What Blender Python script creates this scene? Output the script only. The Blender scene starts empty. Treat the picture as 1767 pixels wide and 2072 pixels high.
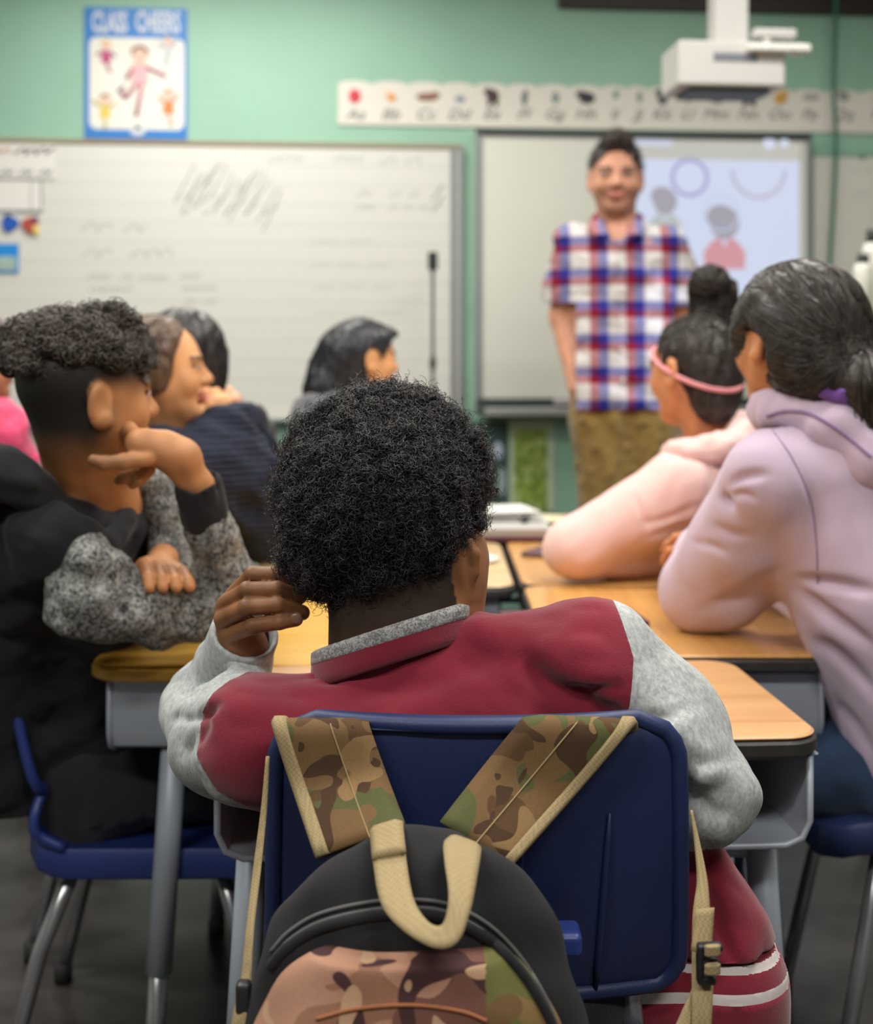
import bpy, math, random
import numpy as np
from mathutils import Vector, Matrix
from mathutils.bvhtree import BVHTree
random.seed(7); rng = np.random.default_rng(11)
SC = bpy.context.scene
COL = SC.collection
# ---------------------------------------------------------------- survey of the photograph: lens 35 mm, level camera at 1.13 m
F, CX, HY, CH = 2576.0, 883.5, 730.0, 1.13
def P(px, py, d):
    return np.array(((px - CX) * d / F, d, CH - (py - HY) * d / F))
def nrm(v):
    v = np.asarray(v, float); return v / (np.linalg.norm(v) + 1e-12)
def lin(c):
    c = c / 255.0
    return c / 12.92 if c <= .04045 else ((c + .055) / 1.055) ** 2.4
def rgb(r, g, b):
    return (lin(r), lin(g), lin(b), 1.0)
# ---------------------------------------------------------------- objects
def tag(o, label=None, cat=None, group=None, kind=None):
    if label: o['label'] = label
    if cat: o['category'] = cat
    if group: o['group'] = group
    if kind: o['kind'] = kind
    return o
def empty(name, loc=(0, 0, 0), rz=0.0, label=None, cat=None, group=None):
    o = bpy.data.objects.new(name, None); COL.objects.link(o)
    o.location = tuple(float(c) for c in loc); o.rotation_euler = (0, 0, rz); o.empty_display_size = .05
    return tag(o, label, cat, group)
def mk(name, V, faces, mat=None, parent=None, smooth=True, world=True, col=None):
    """one mesh object; faces = list of int arrays of equal width per array. V in world space when world, else in parent's space"""
    V = np.asarray(V, np.float32).reshape(-1, 3)
    if parent is not None and world:
        M = np.array(Matrix.LocRotScale(parent_loc(parent), parent_rot(parent), None).inverted())
        V = (V @ M[:3, :3].T + M[:3, 3]).astype(np.float32)
    me = bpy.data.meshes.new(name)
    fs = [np.asarray(f, np.int32) for f in faces if len(f)]
    me.vertices.add(len(V)); me.vertices.foreach_set('co', V.ravel())
    nl = sum(f.size for f in fs); npol = sum(len(f) for f in fs)
    me.loops.add(nl); me.polygons.add(npol)
    me.loops.foreach_set('vertex_index', np.concatenate([f.ravel() for f in fs]))
    tot = np.concatenate([np.full(len(f), f.shape[1], np.int32) for f in fs])
    st = np.concatenate([[0], np.cumsum(tot)[:-1]]).astype(np.int32)
    me.polygons.foreach_set('loop_start', st)
    me.polygons.foreach_set('use_smooth', np.full(npol, smooth, bool))
    me.update(calc_edges=True); me.validate()
    if col is not None:
        a = me.color_attributes.new('Col', 'FLOAT_COLOR', 'POINT')
        c = np.ones((len(V), 4), np.float32); c[:, :3] = col; a.data.foreach_set('color', c.ravel())
    if mat is not None: me.materials.append(mat)
    o = bpy.data.objects.new(name, me); COL.objects.link(o)
    if parent is not None: o.parent = parent
    return o
def parent_loc(p):
    l = Vector(p.location)
    while p.parent is not None:
        p = p.parent; l = Matrix.Rotation(p.rotation_euler.z, 3, 'Z') @ l + Vector(p.location)
    return l
def parent_rot(p):
    a = p.rotation_euler.z
    while p.parent is not None:
        p = p.parent; a += p.rotation_euler.z
    return Matrix.Rotation(a, 3, 'Z').to_quaternion()
# ---------------------------------------------------------------- polygon shapes
class MB:
    """collects boxes, tubes, slabs; build() links them as ONE mesh object"""
    def __init__(s): s.v = []; s.f = {3: [], 4: []}; s.n = 0
    def add(s, V, fs):
        V = np.asarray(V, float).reshape(-1, 3)
        for f in fs:
            f = np.asarray(f, int)
            if f.size: s.f.setdefault(f.shape[1], []).append(f + s.n)
        s.v.append(V); s.n += len(V); return s
    def box(s, lo, hi, bev=0.0):
        lo = np.array(lo, float); hi = np.array(hi, float)
        b = min(bev, *(np.abs(hi - lo) / 2.01))
        if b <= 0:
            V = [(x, y, z) for x in (lo[0], hi[0]) for y in (lo[1], hi[1]) for z in (lo[2], hi[2])]
            return s.add(V, [[(0, 1, 3, 2), (4, 6, 7, 5), (0, 4, 5, 1), (2, 3, 7, 6), (0, 2, 6, 4), (1, 5, 7, 3)]])
        # rounded: 8 corner patches via a projected cube grid
        n = 3
        c = (lo + hi) / 2; h = (hi - lo) / 2
        # parametric per face
        for ax in range(3):
            for sg in (-1, 1):
                t = np.linspace(0, math.pi / 4, n)
                # coordinates: arc at both ends
                def axis(hh):
                    arc = np.tan(t) * b
                    return np.concatenate([-(hh - b) - arc[::-1], (hh - b) + arc])
                a1, a2 = [(1, 2), (2, 0), (0, 1)][ax]
                A, B = np.meshgrid(axis(h[a1]), axis(h[a2]), indexing='ij')
                Q = np.zeros(A.shape + (3,)); Q[..., a1] = A; Q[..., a2] = B; Q[..., ax] = sg * h[ax]
                inner = np.clip(Q, -(h - b), h - b)
                dlt = Q - inner; L = np.linalg.norm(dlt, axis=-1, keepdims=True)
                Q = inner + dlt / np.maximum(L, 1e-9) * b + c
                m, k = A.shape
                idx = np.arange(m * k).reshape(m, k)
                q = np.stack([idx[:-1, :-1], idx[1:, :-1], idx[1:, 1:], idx[:-1, 1:]], -1).reshape(-1, 4)
                if sg < 0: q = q[:, ::-1]
                s.add(Q.reshape(-1, 3), [q])
        return s
    def tube(s, pts, r, sides=12, cap=True, ref=None):
        pts = np.asarray(pts, float); n = len(pts)
        r = np.full(n, r) if np.isscalar(r) else np.asarray(r, float)
        T = np.gradient(pts, axis=0); T /= np.linalg.norm(T, axis=1, keepdims=True) + 1e-12
        N = np.zeros_like(pts); a = np.array(ref if ref is not None else ((0, 0, 1.) if abs(T[0, 2]) < .9 else (1., 0, 0)))
        for i in range(n):
            a = a - T[i] * a.dot(T[i]); a = nrm(a); N[i] = a
        B = np.cross(T, N); th = np.arange(sides) * 2 * math.pi / sides
        V = pts[:, None] + r[:, None, None] * (np.cos(th)[None, :, None] * N[:, None] + np.sin(th)[None, :, None] * B[:, None])
        V = V.reshape(-1, 3); i = np.arange(n - 1)[:, None] * sides; j = np.arange(sides)[None]
        q = np.stack([i + j, i + (j + 1) % sides, i + sides + (j + 1) % sides, i + sides + j], -1).reshape(-1, 4)
        fs = [q]
        if cap:
            V = np.concatenate([V, pts[:1] - T[:1] * r[0] * .25, pts[-1:] + T[-1:] * r[-1] * .25])
            j = np.arange(sides); c0 = n * sides
            fs.append(np.stack([np.full(sides, c0), (j + 1) % sides, j], -1))
            fs.append(np.stack([np.full(sides, c0 + 1), (n - 1) * sides + j, (n - 1) * sides + (j + 1) % sides], -1))
        return s.add(V, fs)
    def prism(s, poly, y0, y1, M=None):
        """polygon (x,z) extruded between y0 and y1 (fan caps from the centre, star-shaped outlines)"""
        p = np.asarray(poly, float); n = len(p); c = p.mean(0)
        V = np.concatenate([np.c_[p[:, 0], np.full(n, y0), p[:, 1]], np.c_[p[:, 0], np.full(n, y1), p[:, 1]], [[c[0], y0, c[1]], [c[0], y1, c[1]]]])
        j = np.arange(n); k = (j + 1) % n
        return s.add(V, [np.stack([j, k, n + k, n + j], -1), np.stack([np.full(n, 2 * n), k, j], -1), np.stack([np.full(n, 2 * n + 1), n + j, n + k], -1)])
    def ribbon(s, A, B, th, sub=6):
        """flat strap between edge polylines A and B, th thick"""
        A = resample(A, sub); B = resample(B, sub)
        n = len(A); T = np.gradient((A + B) / 2, axis=0); W = B - A
        N = np.cross(T, W); N /= np.linalg.norm(N, axis=1, keepdims=True) + 1e-12
        m = 7; w = np.linspace(0, 1, m)
        mid = A[:, None] + W[:, None] * w[None, :, None]
        pr = np.sqrt(np.clip(1 - (2 * w - 1) ** 6, 0, 1)) * .85 + .15
        top = mid + N[:, None] * th / 2 * pr[None, :, None]; bot = mid - N[:, None] * th / 2 * pr[None, :, None]
        ring = np.concatenate([top, bot[:, ::-1]], 1); k = 2 * m
        i = np.arange(n - 1)[:, None] * k; j = np.arange(k)[None]
        q = np.stack([i + j, i + (j + 1) % k, i + k + (j + 1) % k, i + k + j], -1).reshape(-1, 4)
        j = np.arange(m - 1); e = (n - 1) * k
        c0 = np.stack([j, k - 1 - j, k - 2 - j, j + 1], -1); c1 = np.stack([e + j, e + j + 1, e + k - 2 - j, e + k - 1 - j], -1)
        return s.add(ring.reshape(-1, 3), [q, c0, c1])
    def ell(s, c, r, Rm=None, nu=20, nv=12):
        u = np.arange(nu) * 2 * math.pi / nu; v = np.linspace(0, math.pi, nv + 1)[1:-1]
        q = np.stack([np.outer(np.sin(v), np.cos(u)), np.outer(np.sin(v), np.sin(u)), np.outer(np.cos(v), np.ones(nu))], -1).reshape(-1, 3)
        q = np.concatenate([q, [[0, 0, 1], [0, 0, -1]]]) * np.array(r)
        if Rm is not None: q = q @ np.asarray(Rm).T
        m = nv - 1; i = np.arange(m - 1)[:, None] * nu; j = np.arange(nu)[None]; jj = (j + 1) % nu
        f = np.stack([i + j, i + nu + j, i + nu + jj, i + jj], -1).reshape(-1, 4)
        j = np.arange(nu); t0 = m * nu
        return s.add(q + np.array(c), [f, np.stack([np.full(nu, t0), j, (j + 1) % nu], -1), np.stack([np.full(nu, t0 + 1), (m - 1) * nu + (j + 1) % nu, (m - 1) * nu + j], -1)])
    def grid(s, G):
        m, k = G.shape[:2]; idx = np.arange(m * k).reshape(m, k)
        return s.add(G.reshape(-1, 3), [np.stack([idx[:-1, :-1], idx[1:, :-1], idx[1:, 1:], idx[:-1, 1:]], -1).reshape(-1, 4)])
    def lathe(s, c, prof, sides=24):
        """prof: list of (r, z) around a vertical axis through c"""
        prof = np.asarray(prof, float); th = np.arange(sides) * 2 * math.pi / sides
        V = np.stack([np.outer(prof[:, 0], np.cos(th)), np.outer(prof[:, 0], np.sin(th)), np.outer(prof[:, 1], np.ones(sides))], -1).reshape(-1, 3) + np.array(c)
        n = len(prof); i = np.arange(n - 1)[:, None] * sides; j = np.arange(sides)[None]
        q = np.stack([i + j, i + (j + 1) % sides, i + sides + (j + 1) % sides, i + sides + j], -1).reshape(-1, 4)
        return s.add(V, [q])
    def build(s, name, mat, parent=None, world=False, smooth=False, angle=None):
        o = mk(name, np.concatenate(s.v), [np.concatenate(a) for a in s.f.values() if a], mat, parent, smooth, world)
        if angle: 
            try: o.data.set_sharp_from_angle(angle=math.radians(angle))
            except Exception: pass
        return o
def resample(A, sub):
    """Catmull-Rom through the points"""
    A = np.asarray(A, float)
    if sub <= 1: return A
    E = np.concatenate([2 * A[:1] - A[1:2], A, 2 * A[-1:] - A[-2:-1]]); out = []
    for i in range(len(A) - 1):
        p0, p1, p2, p3 = E[i:i + 4]
        for t in np.arange(sub) / sub:
            out.append(.5 * (2 * p1 + (p2 - p0) * t + (2 * p0 - 5 * p1 + 4 * p2 - p3) * t * t + (3 * p1 - p0 - 3 * p2 + p3) * t ** 3))
    out.append(A[-1]); return np.array(out)
def rrect(w, h, r, n=6):
    out = []
    for cx, cy, a in ((w / 2 - r, h / 2 - r, 0), (-w / 2 + r, h / 2 - r, 90), (-w / 2 + r, -h / 2 + r, 180), (w / 2 - r, -h / 2 + r, 270)):
        for k in range(n + 1):
            t = math.radians(a + 90 * k / n); out.append((cx + r * math.cos(t), cy + r * math.sin(t)))
    return np.array(out)
# ---------------------------------------------------------------- implicit surfaces for bodies, clothes and hair
def noise(Q, scale, seed=0, n=6):
    r = np.random.default_rng(seed); out = 0
    sc = np.broadcast_to(np.asarray(scale, float), (3,))
    for i in range(n):
        k = nrm(r.normal(size=3)) * 2 * math.pi / sc * r.uniform(.6, 1.5); out = out + np.sin(Q[0] * k[0] + Q[1] * k[1] + Q[2] * k[2] + r.uniform(0, 6.28))
    return out / math.sqrt(n)
class Field:
    def __init__(s, lo, hi, h):
        s.lo = np.array(lo, float); s.h = h
        s.n = np.ceil((np.array(hi, float) - s.lo) / h).astype(int) + 1
        s.f = np.full(s.n, .2, np.float32)
        s.ax = [(s.lo[i] + np.arange(s.n[i]) * h).astype(np.float32) for i in range(3)]
    def blk(s, lo, hi):
        i0 = np.clip(np.floor((np.array(lo) - s.lo) / s.h).astype(int), 0, s.n - 1)
        i1 = np.clip(np.ceil((np.array(hi) - s.lo) / s.h).astype(int) + 1, 1, s.n)
        sl = tuple(slice(a, max(b, a + 1)) for a, b in zip(i0, i1))
        return sl, s.ax[0][sl[0]][:, None, None], s.ax[1][sl[1]][None, :, None], s.ax[2][sl[2]][None, None, :]
    def comb(s, sl, d, k, op):
        f = s.f[sl]
        if op == 'u':
            if k > 0:
                h = np.clip(.5 + .5 * (f - d) / k, 0, 1); s.f[sl] = f + (d - f) * h - k * h * (1 - h)
            else: s.f[sl] = np.minimum(f, d)
        else:
            if k > 0:
                h = np.clip(.5 - .5 * (f + d) / k, 0, 1); s.f[sl] = f + (-d - f) * h + k * h * (1 - h)
            else: s.f[sl] = np.maximum(f, -d)
    def cone(s, a, b, ra, rb, k=.01, op='u', flat=None):
        a = np.asarray(a, float); b = np.asarray(b, float); m = max(ra, rb) + 2 * k + 4 * s.h
        sl, x, y, z = s.blk(np.minimum(a, b) - m, np.maximum(a, b) + m)
        ab = b - a; L2 = max(float(ab @ ab), 1e-12)
        t = np.clip(((x - a[0]) * ab[0] + (y - a[1]) * ab[1] + (z - a[2]) * ab[2]) / L2, 0, 1)
        d = np.sqrt((x - a[0] - t * ab[0]) ** 2 + (y - a[1] - t * ab[1]) ** 2 + (z - a[2] - t * ab[2]) ** 2) - (ra + (rb - ra) * t)
        s.comb(sl, d.astype(np.float32), k, op); return s
    def chain(s, pts, rs, k=.01, op='u'):
        for i in range(len(pts) - 1): s.cone(pts[i], pts[i + 1], rs[i], rs[i + 1], k, op)
        return s
    def ell(s, c, r, Rm=None, k=.01, op='u'):
        c = np.asarray(c, float); r = np.asarray(r, float); Rm = np.eye(3) if Rm is None else np.asarray(Rm, float)
        e = np.sqrt(((Rm * r[None]) ** 2).sum(1)) + 2 * k + 4 * s.h
        sl, x, y, z = s.blk(c - e, c + e)
        q = [(x - c[0]) * Rm[0, i] + (y - c[1]) * Rm[1, i] + (z - c[2]) * Rm[2, i] for i in range(3)]
        k0 = np.sqrt(sum((q[i] / r[i]) ** 2 for i in range(3))); k1 = np.sqrt(sum((q[i] / r[i] ** 2) ** 2 for i in range(3)))
        d = k0 * (k0 - 1) / np.maximum(k1, 1e-6)
        s.comb(sl, d.astype(np.float32), k, op); return s
    def half(s, p, n, k=.004):
        """cut away everything on the side n points to"""
        n = nrm(n); sl, x, y, z = s.blk(s.lo, s.lo + s.n * s.h)
        d = -((x - p[0]) * n[0] + (y - p[1]) * n[1] + (z - p[2]) * n[2])
        s.comb(sl, d.astype(np.float32), k, 's'); return s
    def disp(s, fn, band=.03):
        i = np.nonzero(np.abs(s.f) < band)
        Q = [s.ax[k][i[k]] for k in range(3)]; s.f[i] += fn(Q).astype(np.float32); return s
    def mesh(s, smooth=1):
        f = s.f; f[0] = f[-1] = .2; f[:, 0] = f[:, -1] = .2; f[:, :, 0] = f[:, :, -1] = .2
        sg = f < 0; n = s.n; cs = n - 1
        cid = lambda i, j, k: (i * cs[1] + j) * cs[2] + k
        ids, pos, quads = [], [], []
        for a in range(3):
            lo = [slice(None)] * 3; hi = [slice(None)] * 3; lo[a] = slice(0, -1); hi[a] = slice(1, None)
            I = np.array(np.nonzero(sg[tuple(lo)] != sg[tuple(hi)]))
            b, c = (a + 1) % 3, (a + 2) % 3
            J = I.copy(); J[a] += 1
            f0 = f[tuple(I)]; f1 = f[tuple(J)]; t = f0 / (f0 - f1)
            p = I.astype(np.float64); p[a] += t
            q = []
            for ob, oc in ((0, 0), (-1, 0), (-1, -1), (0, -1)):
                K = I.copy(); K[b] += ob; K[c] += oc; w = cid(*K); q.append(w); ids.append(w); pos.append(p)
            q = np.stack(q, -1); fl = sg[tuple(I)]
            q[~fl] = q[~fl][:, ::-1]
            quads.append(q)
        ids = np.concatenate(ids); pos = np.concatenate(pos, 1); Q = np.concatenate(quads)
        if ids.size == 0: return np.zeros((0, 3)), np.zeros((0, 4), int)
        u, inv = np.unique(ids, return_inverse=True); cnt = np.bincount(inv)
        V = np.stack([np.bincount(inv, pos[k]) / cnt for k in range(3)], -1)
        Fq = np.searchsorted(u, Q)
        for _ in range(smooth):
            e = np.concatenate([Fq[:, [0, 1]], Fq[:, [1, 2]], Fq[:, [2, 3]], Fq[:, [3, 0]]]); m = len(V)
            A = np.stack([np.bincount(e[:, 0], V[e[:, 1], k], m) + np.bincount(e[:, 1], V[e[:, 0], k], m) for k in range(3)], -1)
            dg = np.bincount(e[:, 0], minlength=m) + np.bincount(e[:, 1], minlength=m)
            V = .5 * V + .5 * A / np.maximum(dg, 1)[:, None]
        return V * s.h + s.lo, Fq
def vnormals(V, Fq):
    n = np.cross(V[Fq[:, 2]] - V[Fq[:, 0]], V[Fq[:, 3]] - V[Fq[:, 1]])
    N = np.stack([sum(np.bincount(Fq[:, j], n[:, k], len(V)) for j in range(4)) for k in range(3)], -1)
    return N / (np.linalg.norm(N, axis=1, keepdims=True) + 1e-12)
def tubes(paths, rad, sides=3, ref=None):
    """paths (S,n,3) -> V, quads; rad scalar or (S,n)"""
    S, n, _ = paths.shape
    T = np.gradient(paths, axis=1); T /= np.linalg.norm(T, axis=2, keepdims=True) + 1e-12
    r = ref if ref is not None else np.random.default_rng(3).normal(size=(S, 3))
    N = np.cross(T, np.broadcast_to(r[:, None], T.shape)); N /= np.linalg.norm(N, axis=2, keepdims=True) + 1e-9
    B = np.cross(T, N); th = np.arange(sides) * 2 * math.pi / sides
    rr = np.broadcast_to(np.asarray(rad), (S, n))[:, :, None, None]
    V = paths[:, :, None] + rr * (np.cos(th)[None, None, :, None] * N[:, :, None] + np.sin(th)[None, None, :, None] * B[:, :, None])
    i = (np.arange(S)[:, None, None] * n + np.arange(n - 1)[None, :, None]) * sides; j = np.arange(sides)[None, None]
    q = np.stack(np.broadcast_arrays(i + j, i + (j + 1) % sides, i + sides + (j + 1) % sides, i + sides + j), -1).reshape(-1, 4)
    return V.reshape(-1, 3), q
def curls(V, N, count, coil, length, turns, rad, npts=14, lift=.3, seed=1, mask=None):
    """springy curls seated on a surface"""
    r = np.random.default_rng(seed); idx = np.arange(len(V)) if mask is None else np.nonzero(mask)[0]
    i = r.choice(idx, count); p = V[i]; n = N[i]
    t = r.normal(size=(count, 3)); t -= n * (t * n).sum(1, keepdims=True); t /= np.linalg.norm(t, axis=1, keepdims=True)
    ax = t + n * (lift + .6 * r.uniform(-.5, 1, size=(count, 1)) * lift); ax /= np.linalg.norm(ax, axis=1, keepdims=True)
    u = np.cross(ax, n); u /= np.linalg.norm(u, axis=1, keepdims=True) + 1e-9; w = np.cross(ax, u)
    c = coil * r.uniform(.6, 1.35, size=(count, 1)); L = length * r.uniform(.5, 1.3, size=(count, 1))
    s = np.linspace(0, 1, npts)[None]; ph = r.uniform(0, 6.28, (count, 1)) + turns * r.uniform(.6, 1.3, (count, 1)) * 2 * math.pi * s
    path = p[:, None] + n[:, None] * (c[:, :, None] * .3) + ax[:, None] * ((s - .3) * L)[:, :, None] + u[:, None] * (c * np.cos(ph))[:, :, None] + w[:, None] * (c * np.sin(ph))[:, :, None]
    rr = rad * r.uniform(.7, 1.3, (count, 1)) * (1 - .5 * s ** 3)
    return tubes(path, rr, 3, ax)
def strands(V, Fq, seeds, dirfn, steps, step, rad, lift, seed=5, wob=.15):
    """hair laid along a surface, following dirfn(point)"""
    r = np.random.default_rng(seed)
    bv = BVHTree.FromPolygons([tuple(v) for v in V], [tuple(int(a) for a in q) for q in Fq])
    P_ = []
    for s0 in seeds:
        p = Vector(V[s0]); pts = []; off = lift * r.uniform(.2, 1.4); jd = Vector(r.normal(size=3)) * wob
        for k in range(steps):
            hit = bv.find_nearest(p)
            if hit[0] is None: break
            n = hit[1]; pts.append(hit[0] + n * off)
            d = Vector(dirfn(np.array(hit[0]))) + jd; d -= n * d.dot(n)
            if d.length < 1e-6: break
            p = hit[0] + d.normalized() * step
        while len(pts) < steps and pts: pts.append(pts[-1] + Vector((0, 0, -1e-4)))
        if len(pts) == steps: P_.append([tuple(q) for q in pts])
    Pa = np.array(P_); tp = np.sin(np.linspace(.15, math.pi - .15, steps)) ** .5
    return tubes(Pa, rad * tp[None], 3)
def join(*parts):
    Vs, Fs, n = [], [], 0
    for V, Fq in parts:
        Vs.append(V); Fs.append(np.asarray(Fq) + n); n += len(V)
    return np.concatenate(Vs), Fs
# ---------------------------------------------------------------- materials
class NT:
    def __init__(s, name):
        s.m = bpy.data.materials.new(name); s.m.use_nodes = True; s.t = s.m.node_tree; s.t.nodes.clear()
        s.o = s.n('ShaderNodeOutputMaterial'); s.b = s.n('ShaderNodeBsdfPrincipled'); s.l(s.b.outputs[0], s.o.inputs[0])
        s.tc = s.n('ShaderNodeTexCoord')
    def n(s, k, **kw):
        x = s.t.nodes.new(k)
        for a, v in kw.items(): setattr(x, a, v)
        return x
    def l(s, a, b): s.t.links.new(a, b)
    def mapping(s, scale=(1, 1, 1), rot=(0, 0, 0), loc=(0, 0, 0), src='Object'):
        mp = s.n('ShaderNodeMapping'); s.l(s.tc.outputs[src], mp.inputs[0])
        mp.inputs['Scale'].default_value = scale; mp.inputs['Rotation'].default_value = rot; mp.inputs['Location'].default_value = loc
        return mp.outputs[0]
    def noise(s, scale, detail=3, rough=.55, vec=None, dist=0):
        x = s.n('ShaderNodeTexNoise'); x.inputs['Scale'].default_value = scale; x.inputs['Detail'].default_value = detail
        x.inputs['Roughness'].default_value = rough; x.inputs['Distortion'].default_value = dist
        s.l(vec if vec is not None else s.tc.outputs['Object'], x.inputs['Vector']); return x.outputs['Fac']
    def ramp(s, fac, stops, interp='LINEAR'):
        r = s.n('ShaderNodeValToRGB'); cr = r.color_ramp; cr.interpolation = interp
        while len(cr.elements) < len(stops): cr.elements.new(.5)
        for e, (p, c) in zip(cr.elements, stops): e.position = p; e.color = c
        s.l(fac, r.inputs[0]); return r.outputs[0]
    def mix(s, fac, a, b, mode='MIX'):
        x = s.n('ShaderNodeMix', data_type='RGBA', blend_type=mode)
        for sock, v in ((x.inputs[0], fac), (x.inputs[6], a), (x.inputs[7], b)):
            if hasattr(v, 'links'): s.l(v, sock)
            else: sock.default_value = v
        return x.outputs[2]
    def math(s, op, a, b=0.0):
        x = s.n('ShaderNodeMath', operation=op)
        for sock, v in ((x.inputs[0], a), (x.inputs[1], b)):
            if hasattr(v, 'links'): s.l(v, sock)
            else: sock.default_value = v
        return x.outputs[0]
    def col(s, c):
        if hasattr(c, 'links'): s.l(c, s.b.inputs['Base Color'])
        else: s.b.inputs['Base Color'].default_value = c
    def bump(s, h, strength, dist=.002):
        x = s.n('ShaderNodeBump'); x.inputs['Strength'].default_value = strength; x.inputs['Distance'].default_value = dist
        s.l(h, x.inputs['Height']); s.l(x.outputs[0], s.b.inputs['Normal']); return s
    def set(s, **kw):
        for k, v in kw.items():
            k = k.replace('_', ' ')
            if k in s.b.inputs: s.b.inputs[k].default_value = v
        return s
def shade(c, k): return tuple(min(1, a * k) for a in c[:3]) + (1.0,)
def plain(name, c, rough=.6, metal=0.0, var=.0, vscale=8, bump=0, bscale=200, spec=.5, **kw):
    t = NT(name)
    if var: t.col(t.ramp(t.noise(vscale), [(.3, shade(c, 1 - var)), (.7, shade(c, 1 + var))]))
    else: t.col(c)
    t.set(Roughness=rough, Metallic=metal, Specular_IOR_Level=spec, **kw)
    if bump: t.bump(t.noise(bscale, 2), bump)
    return t.m
def cloth(name, c, var=.12, vscale=6, bump=.5, bscale=420, sheen=.25, fold=.0, fscale=9, rough=.95):
    t = NT(name); n1 = t.noise(vscale, 4); n2 = t.noise(bscale, 2)
    k = t.math('ADD', t.math('MULTIPLY', n1, .5), t.math('MULTIPLY', n2, .5))
    t.col(t.ramp(k, [(.36, shade(c, 1 - var)), (.64, shade(c, 1 + var))]))
    t.set(Roughness=rough, Specular_IOR_Level=.15, Sheen_Weight=sheen, Sheen_Roughness=.5)
    h = n2
    if fold: h = t.math('ADD', t.math('MULTIPLY', n2, .25), t.math('MULTIPLY', t.noise(fscale, 3, .45, dist=1.2), fold))
    t.bump(h, bump, .004 if fold else .0015); return t.m
def heather(name, c0, c1, scale=260, bump=.5, stretch=(1, 1, 1), c2=None, w=(.42, .58)):
    t = NT(name); v = t.mapping(stretch); n = t.noise(scale, 2, .6, v); n2 = t.noise(scale * .28, 3, .6, v)
    k = t.math('ADD', t.math('MULTIPLY', n, .6), t.math('MULTIPLY', n2, .4))
    t.col(t.ramp(k, [(w[0], c0), (w[1], c1)])); t.set(Roughness=.95, Specular_IOR_Level=.1, Sheen_Weight=.15)
    t.bump(k, bump, .002); return t.m
def vcol(name, rough=.5, sss=.12, bump=.15, bscale=380, spec=.35):
    t = NT(name); a = t.n('ShaderNodeAttribute'); a.attribute_name = 'Col'
    v = t.mix(t.noise(45, 3), a.outputs['Color'], (.5, .5, .5, 1), 'OVERLAY') if False else a.outputs['Color']
    t.col(v); t.set(Roughness=rough, Subsurface_Weight=sss, Subsurface_Scale=.01, Specular_IOR_Level=spec)
    t.b.inputs['Subsurface Radius'].default_value = (1, .35, .2)
    if bump: t.bump(t.noise(bscale, 3), bump, .0008)
    return t.m
def hairm(name, c, rough=.42, spec=.5, var=.3, streak=None, bump=.5):
    t = NT(name)
    if streak is None:
        t.col(t.ramp(t.noise(60, 3), [(.3, shade(c, 1 - var)), (.7, shade(c, 1 + var))]))
    else:
        n = t.noise(1, 4, .6, t.mapping(streak)); t.col(t.ramp(n, [(.3, shade(c, 1 - var)), (.7, shade(c, 1 + var))])); t.bump(n, bump, .003)
    t.set(Roughness=rough, Specular_IOR_Level=spec); return t.m
def wood(name, c0, c1, axis=0, rough=.32, coat=.25):
    t = NT(name); st = [26., 26., 26.]; st[axis] = 1.6
    n = t.noise(1, 5, .6, t.mapping(tuple(st)), dist=.6); st2 = [160., 160., 160.]; st2[axis] = 7
    n2 = t.noise(1, 3, .6, t.mapping(tuple(st2)))
    k = t.math('ADD', t.math('MULTIPLY', n, .65), t.math('MULTIPLY', n2, .35))
    t.col(t.ramp(k, [(.32, c0), (.62, c1)])); t.set(Roughness=rough, Coat_Weight=coat * 2, Coat_Roughness=.3, Specular_IOR_Level=.45)
    t.bump(n2, .08, .001); return t.m
def camo(name, base, blobs, scale=14, rough=.85, seedloc=(0, 0, 0)):
    """layers of hard-edged blotches over a base colour, woven"""
    t = NT(name); c = base
    for i, (bc, thr, sc) in enumerate(blobs):
        n = t.noise(scale * sc, 1.2, .4, t.mapping((1, 1, 1), loc=(3.1 * i + seedloc[0], 1.7 * i + seedloc[1], seedloc[2])), dist=.7)
        m = t.math('GREATER_THAN', n, thr); c = t.mix(m, c, bc)
    w = t.n('ShaderNodeTexWave'); w.inputs['Scale'].default_value = 260; w.inputs['Distortion'].default_value = .6
    t.l(t.tc.outputs['Object'], w.inputs['Vector'])
    c = t.mix(.25, c, t.ramp(t.noise(700, 1), [(.3, (.35, .35, .35, 1)), (.7, (1, 1, 1, 1))]), 'MULTIPLY')
    t.col(c); t.set(Roughness=rough, Specular_IOR_Level=.2); t.bump(w.outputs['Fac'], .25, .0006); return t.m
def webbing(name, c, scale=430):
    t = NT(name); w = t.n('ShaderNodeTexChecker'); w.inputs['Scale'].default_value = scale
    t.l(t.tc.outputs['Object'], w.inputs['Vector']); w.inputs[1].default_value = shade(c, 1.15); w.inputs[2].default_value = shade(c, .6)
    t.col(t.mix(.6, w.outputs[0], c)); t.set(Roughness=.85, Specular_IOR_Level=.25); t.bump(w.outputs[1], .5, .0008); return t.m
def emis(name, c, s):
    t = NT(name); t.col((0, 0, 0, 1)); t.set(Emission_Color=c, Emission_Strength=s, Roughness=.6); return t.m
def stripes(t, coord, period, stops):
    fr = t.math('FRACT', t.math('DIVIDE', t.math('ADD', coord, 50.0), period)); return t.ramp(fr, stops, 'LINEAR')
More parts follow.
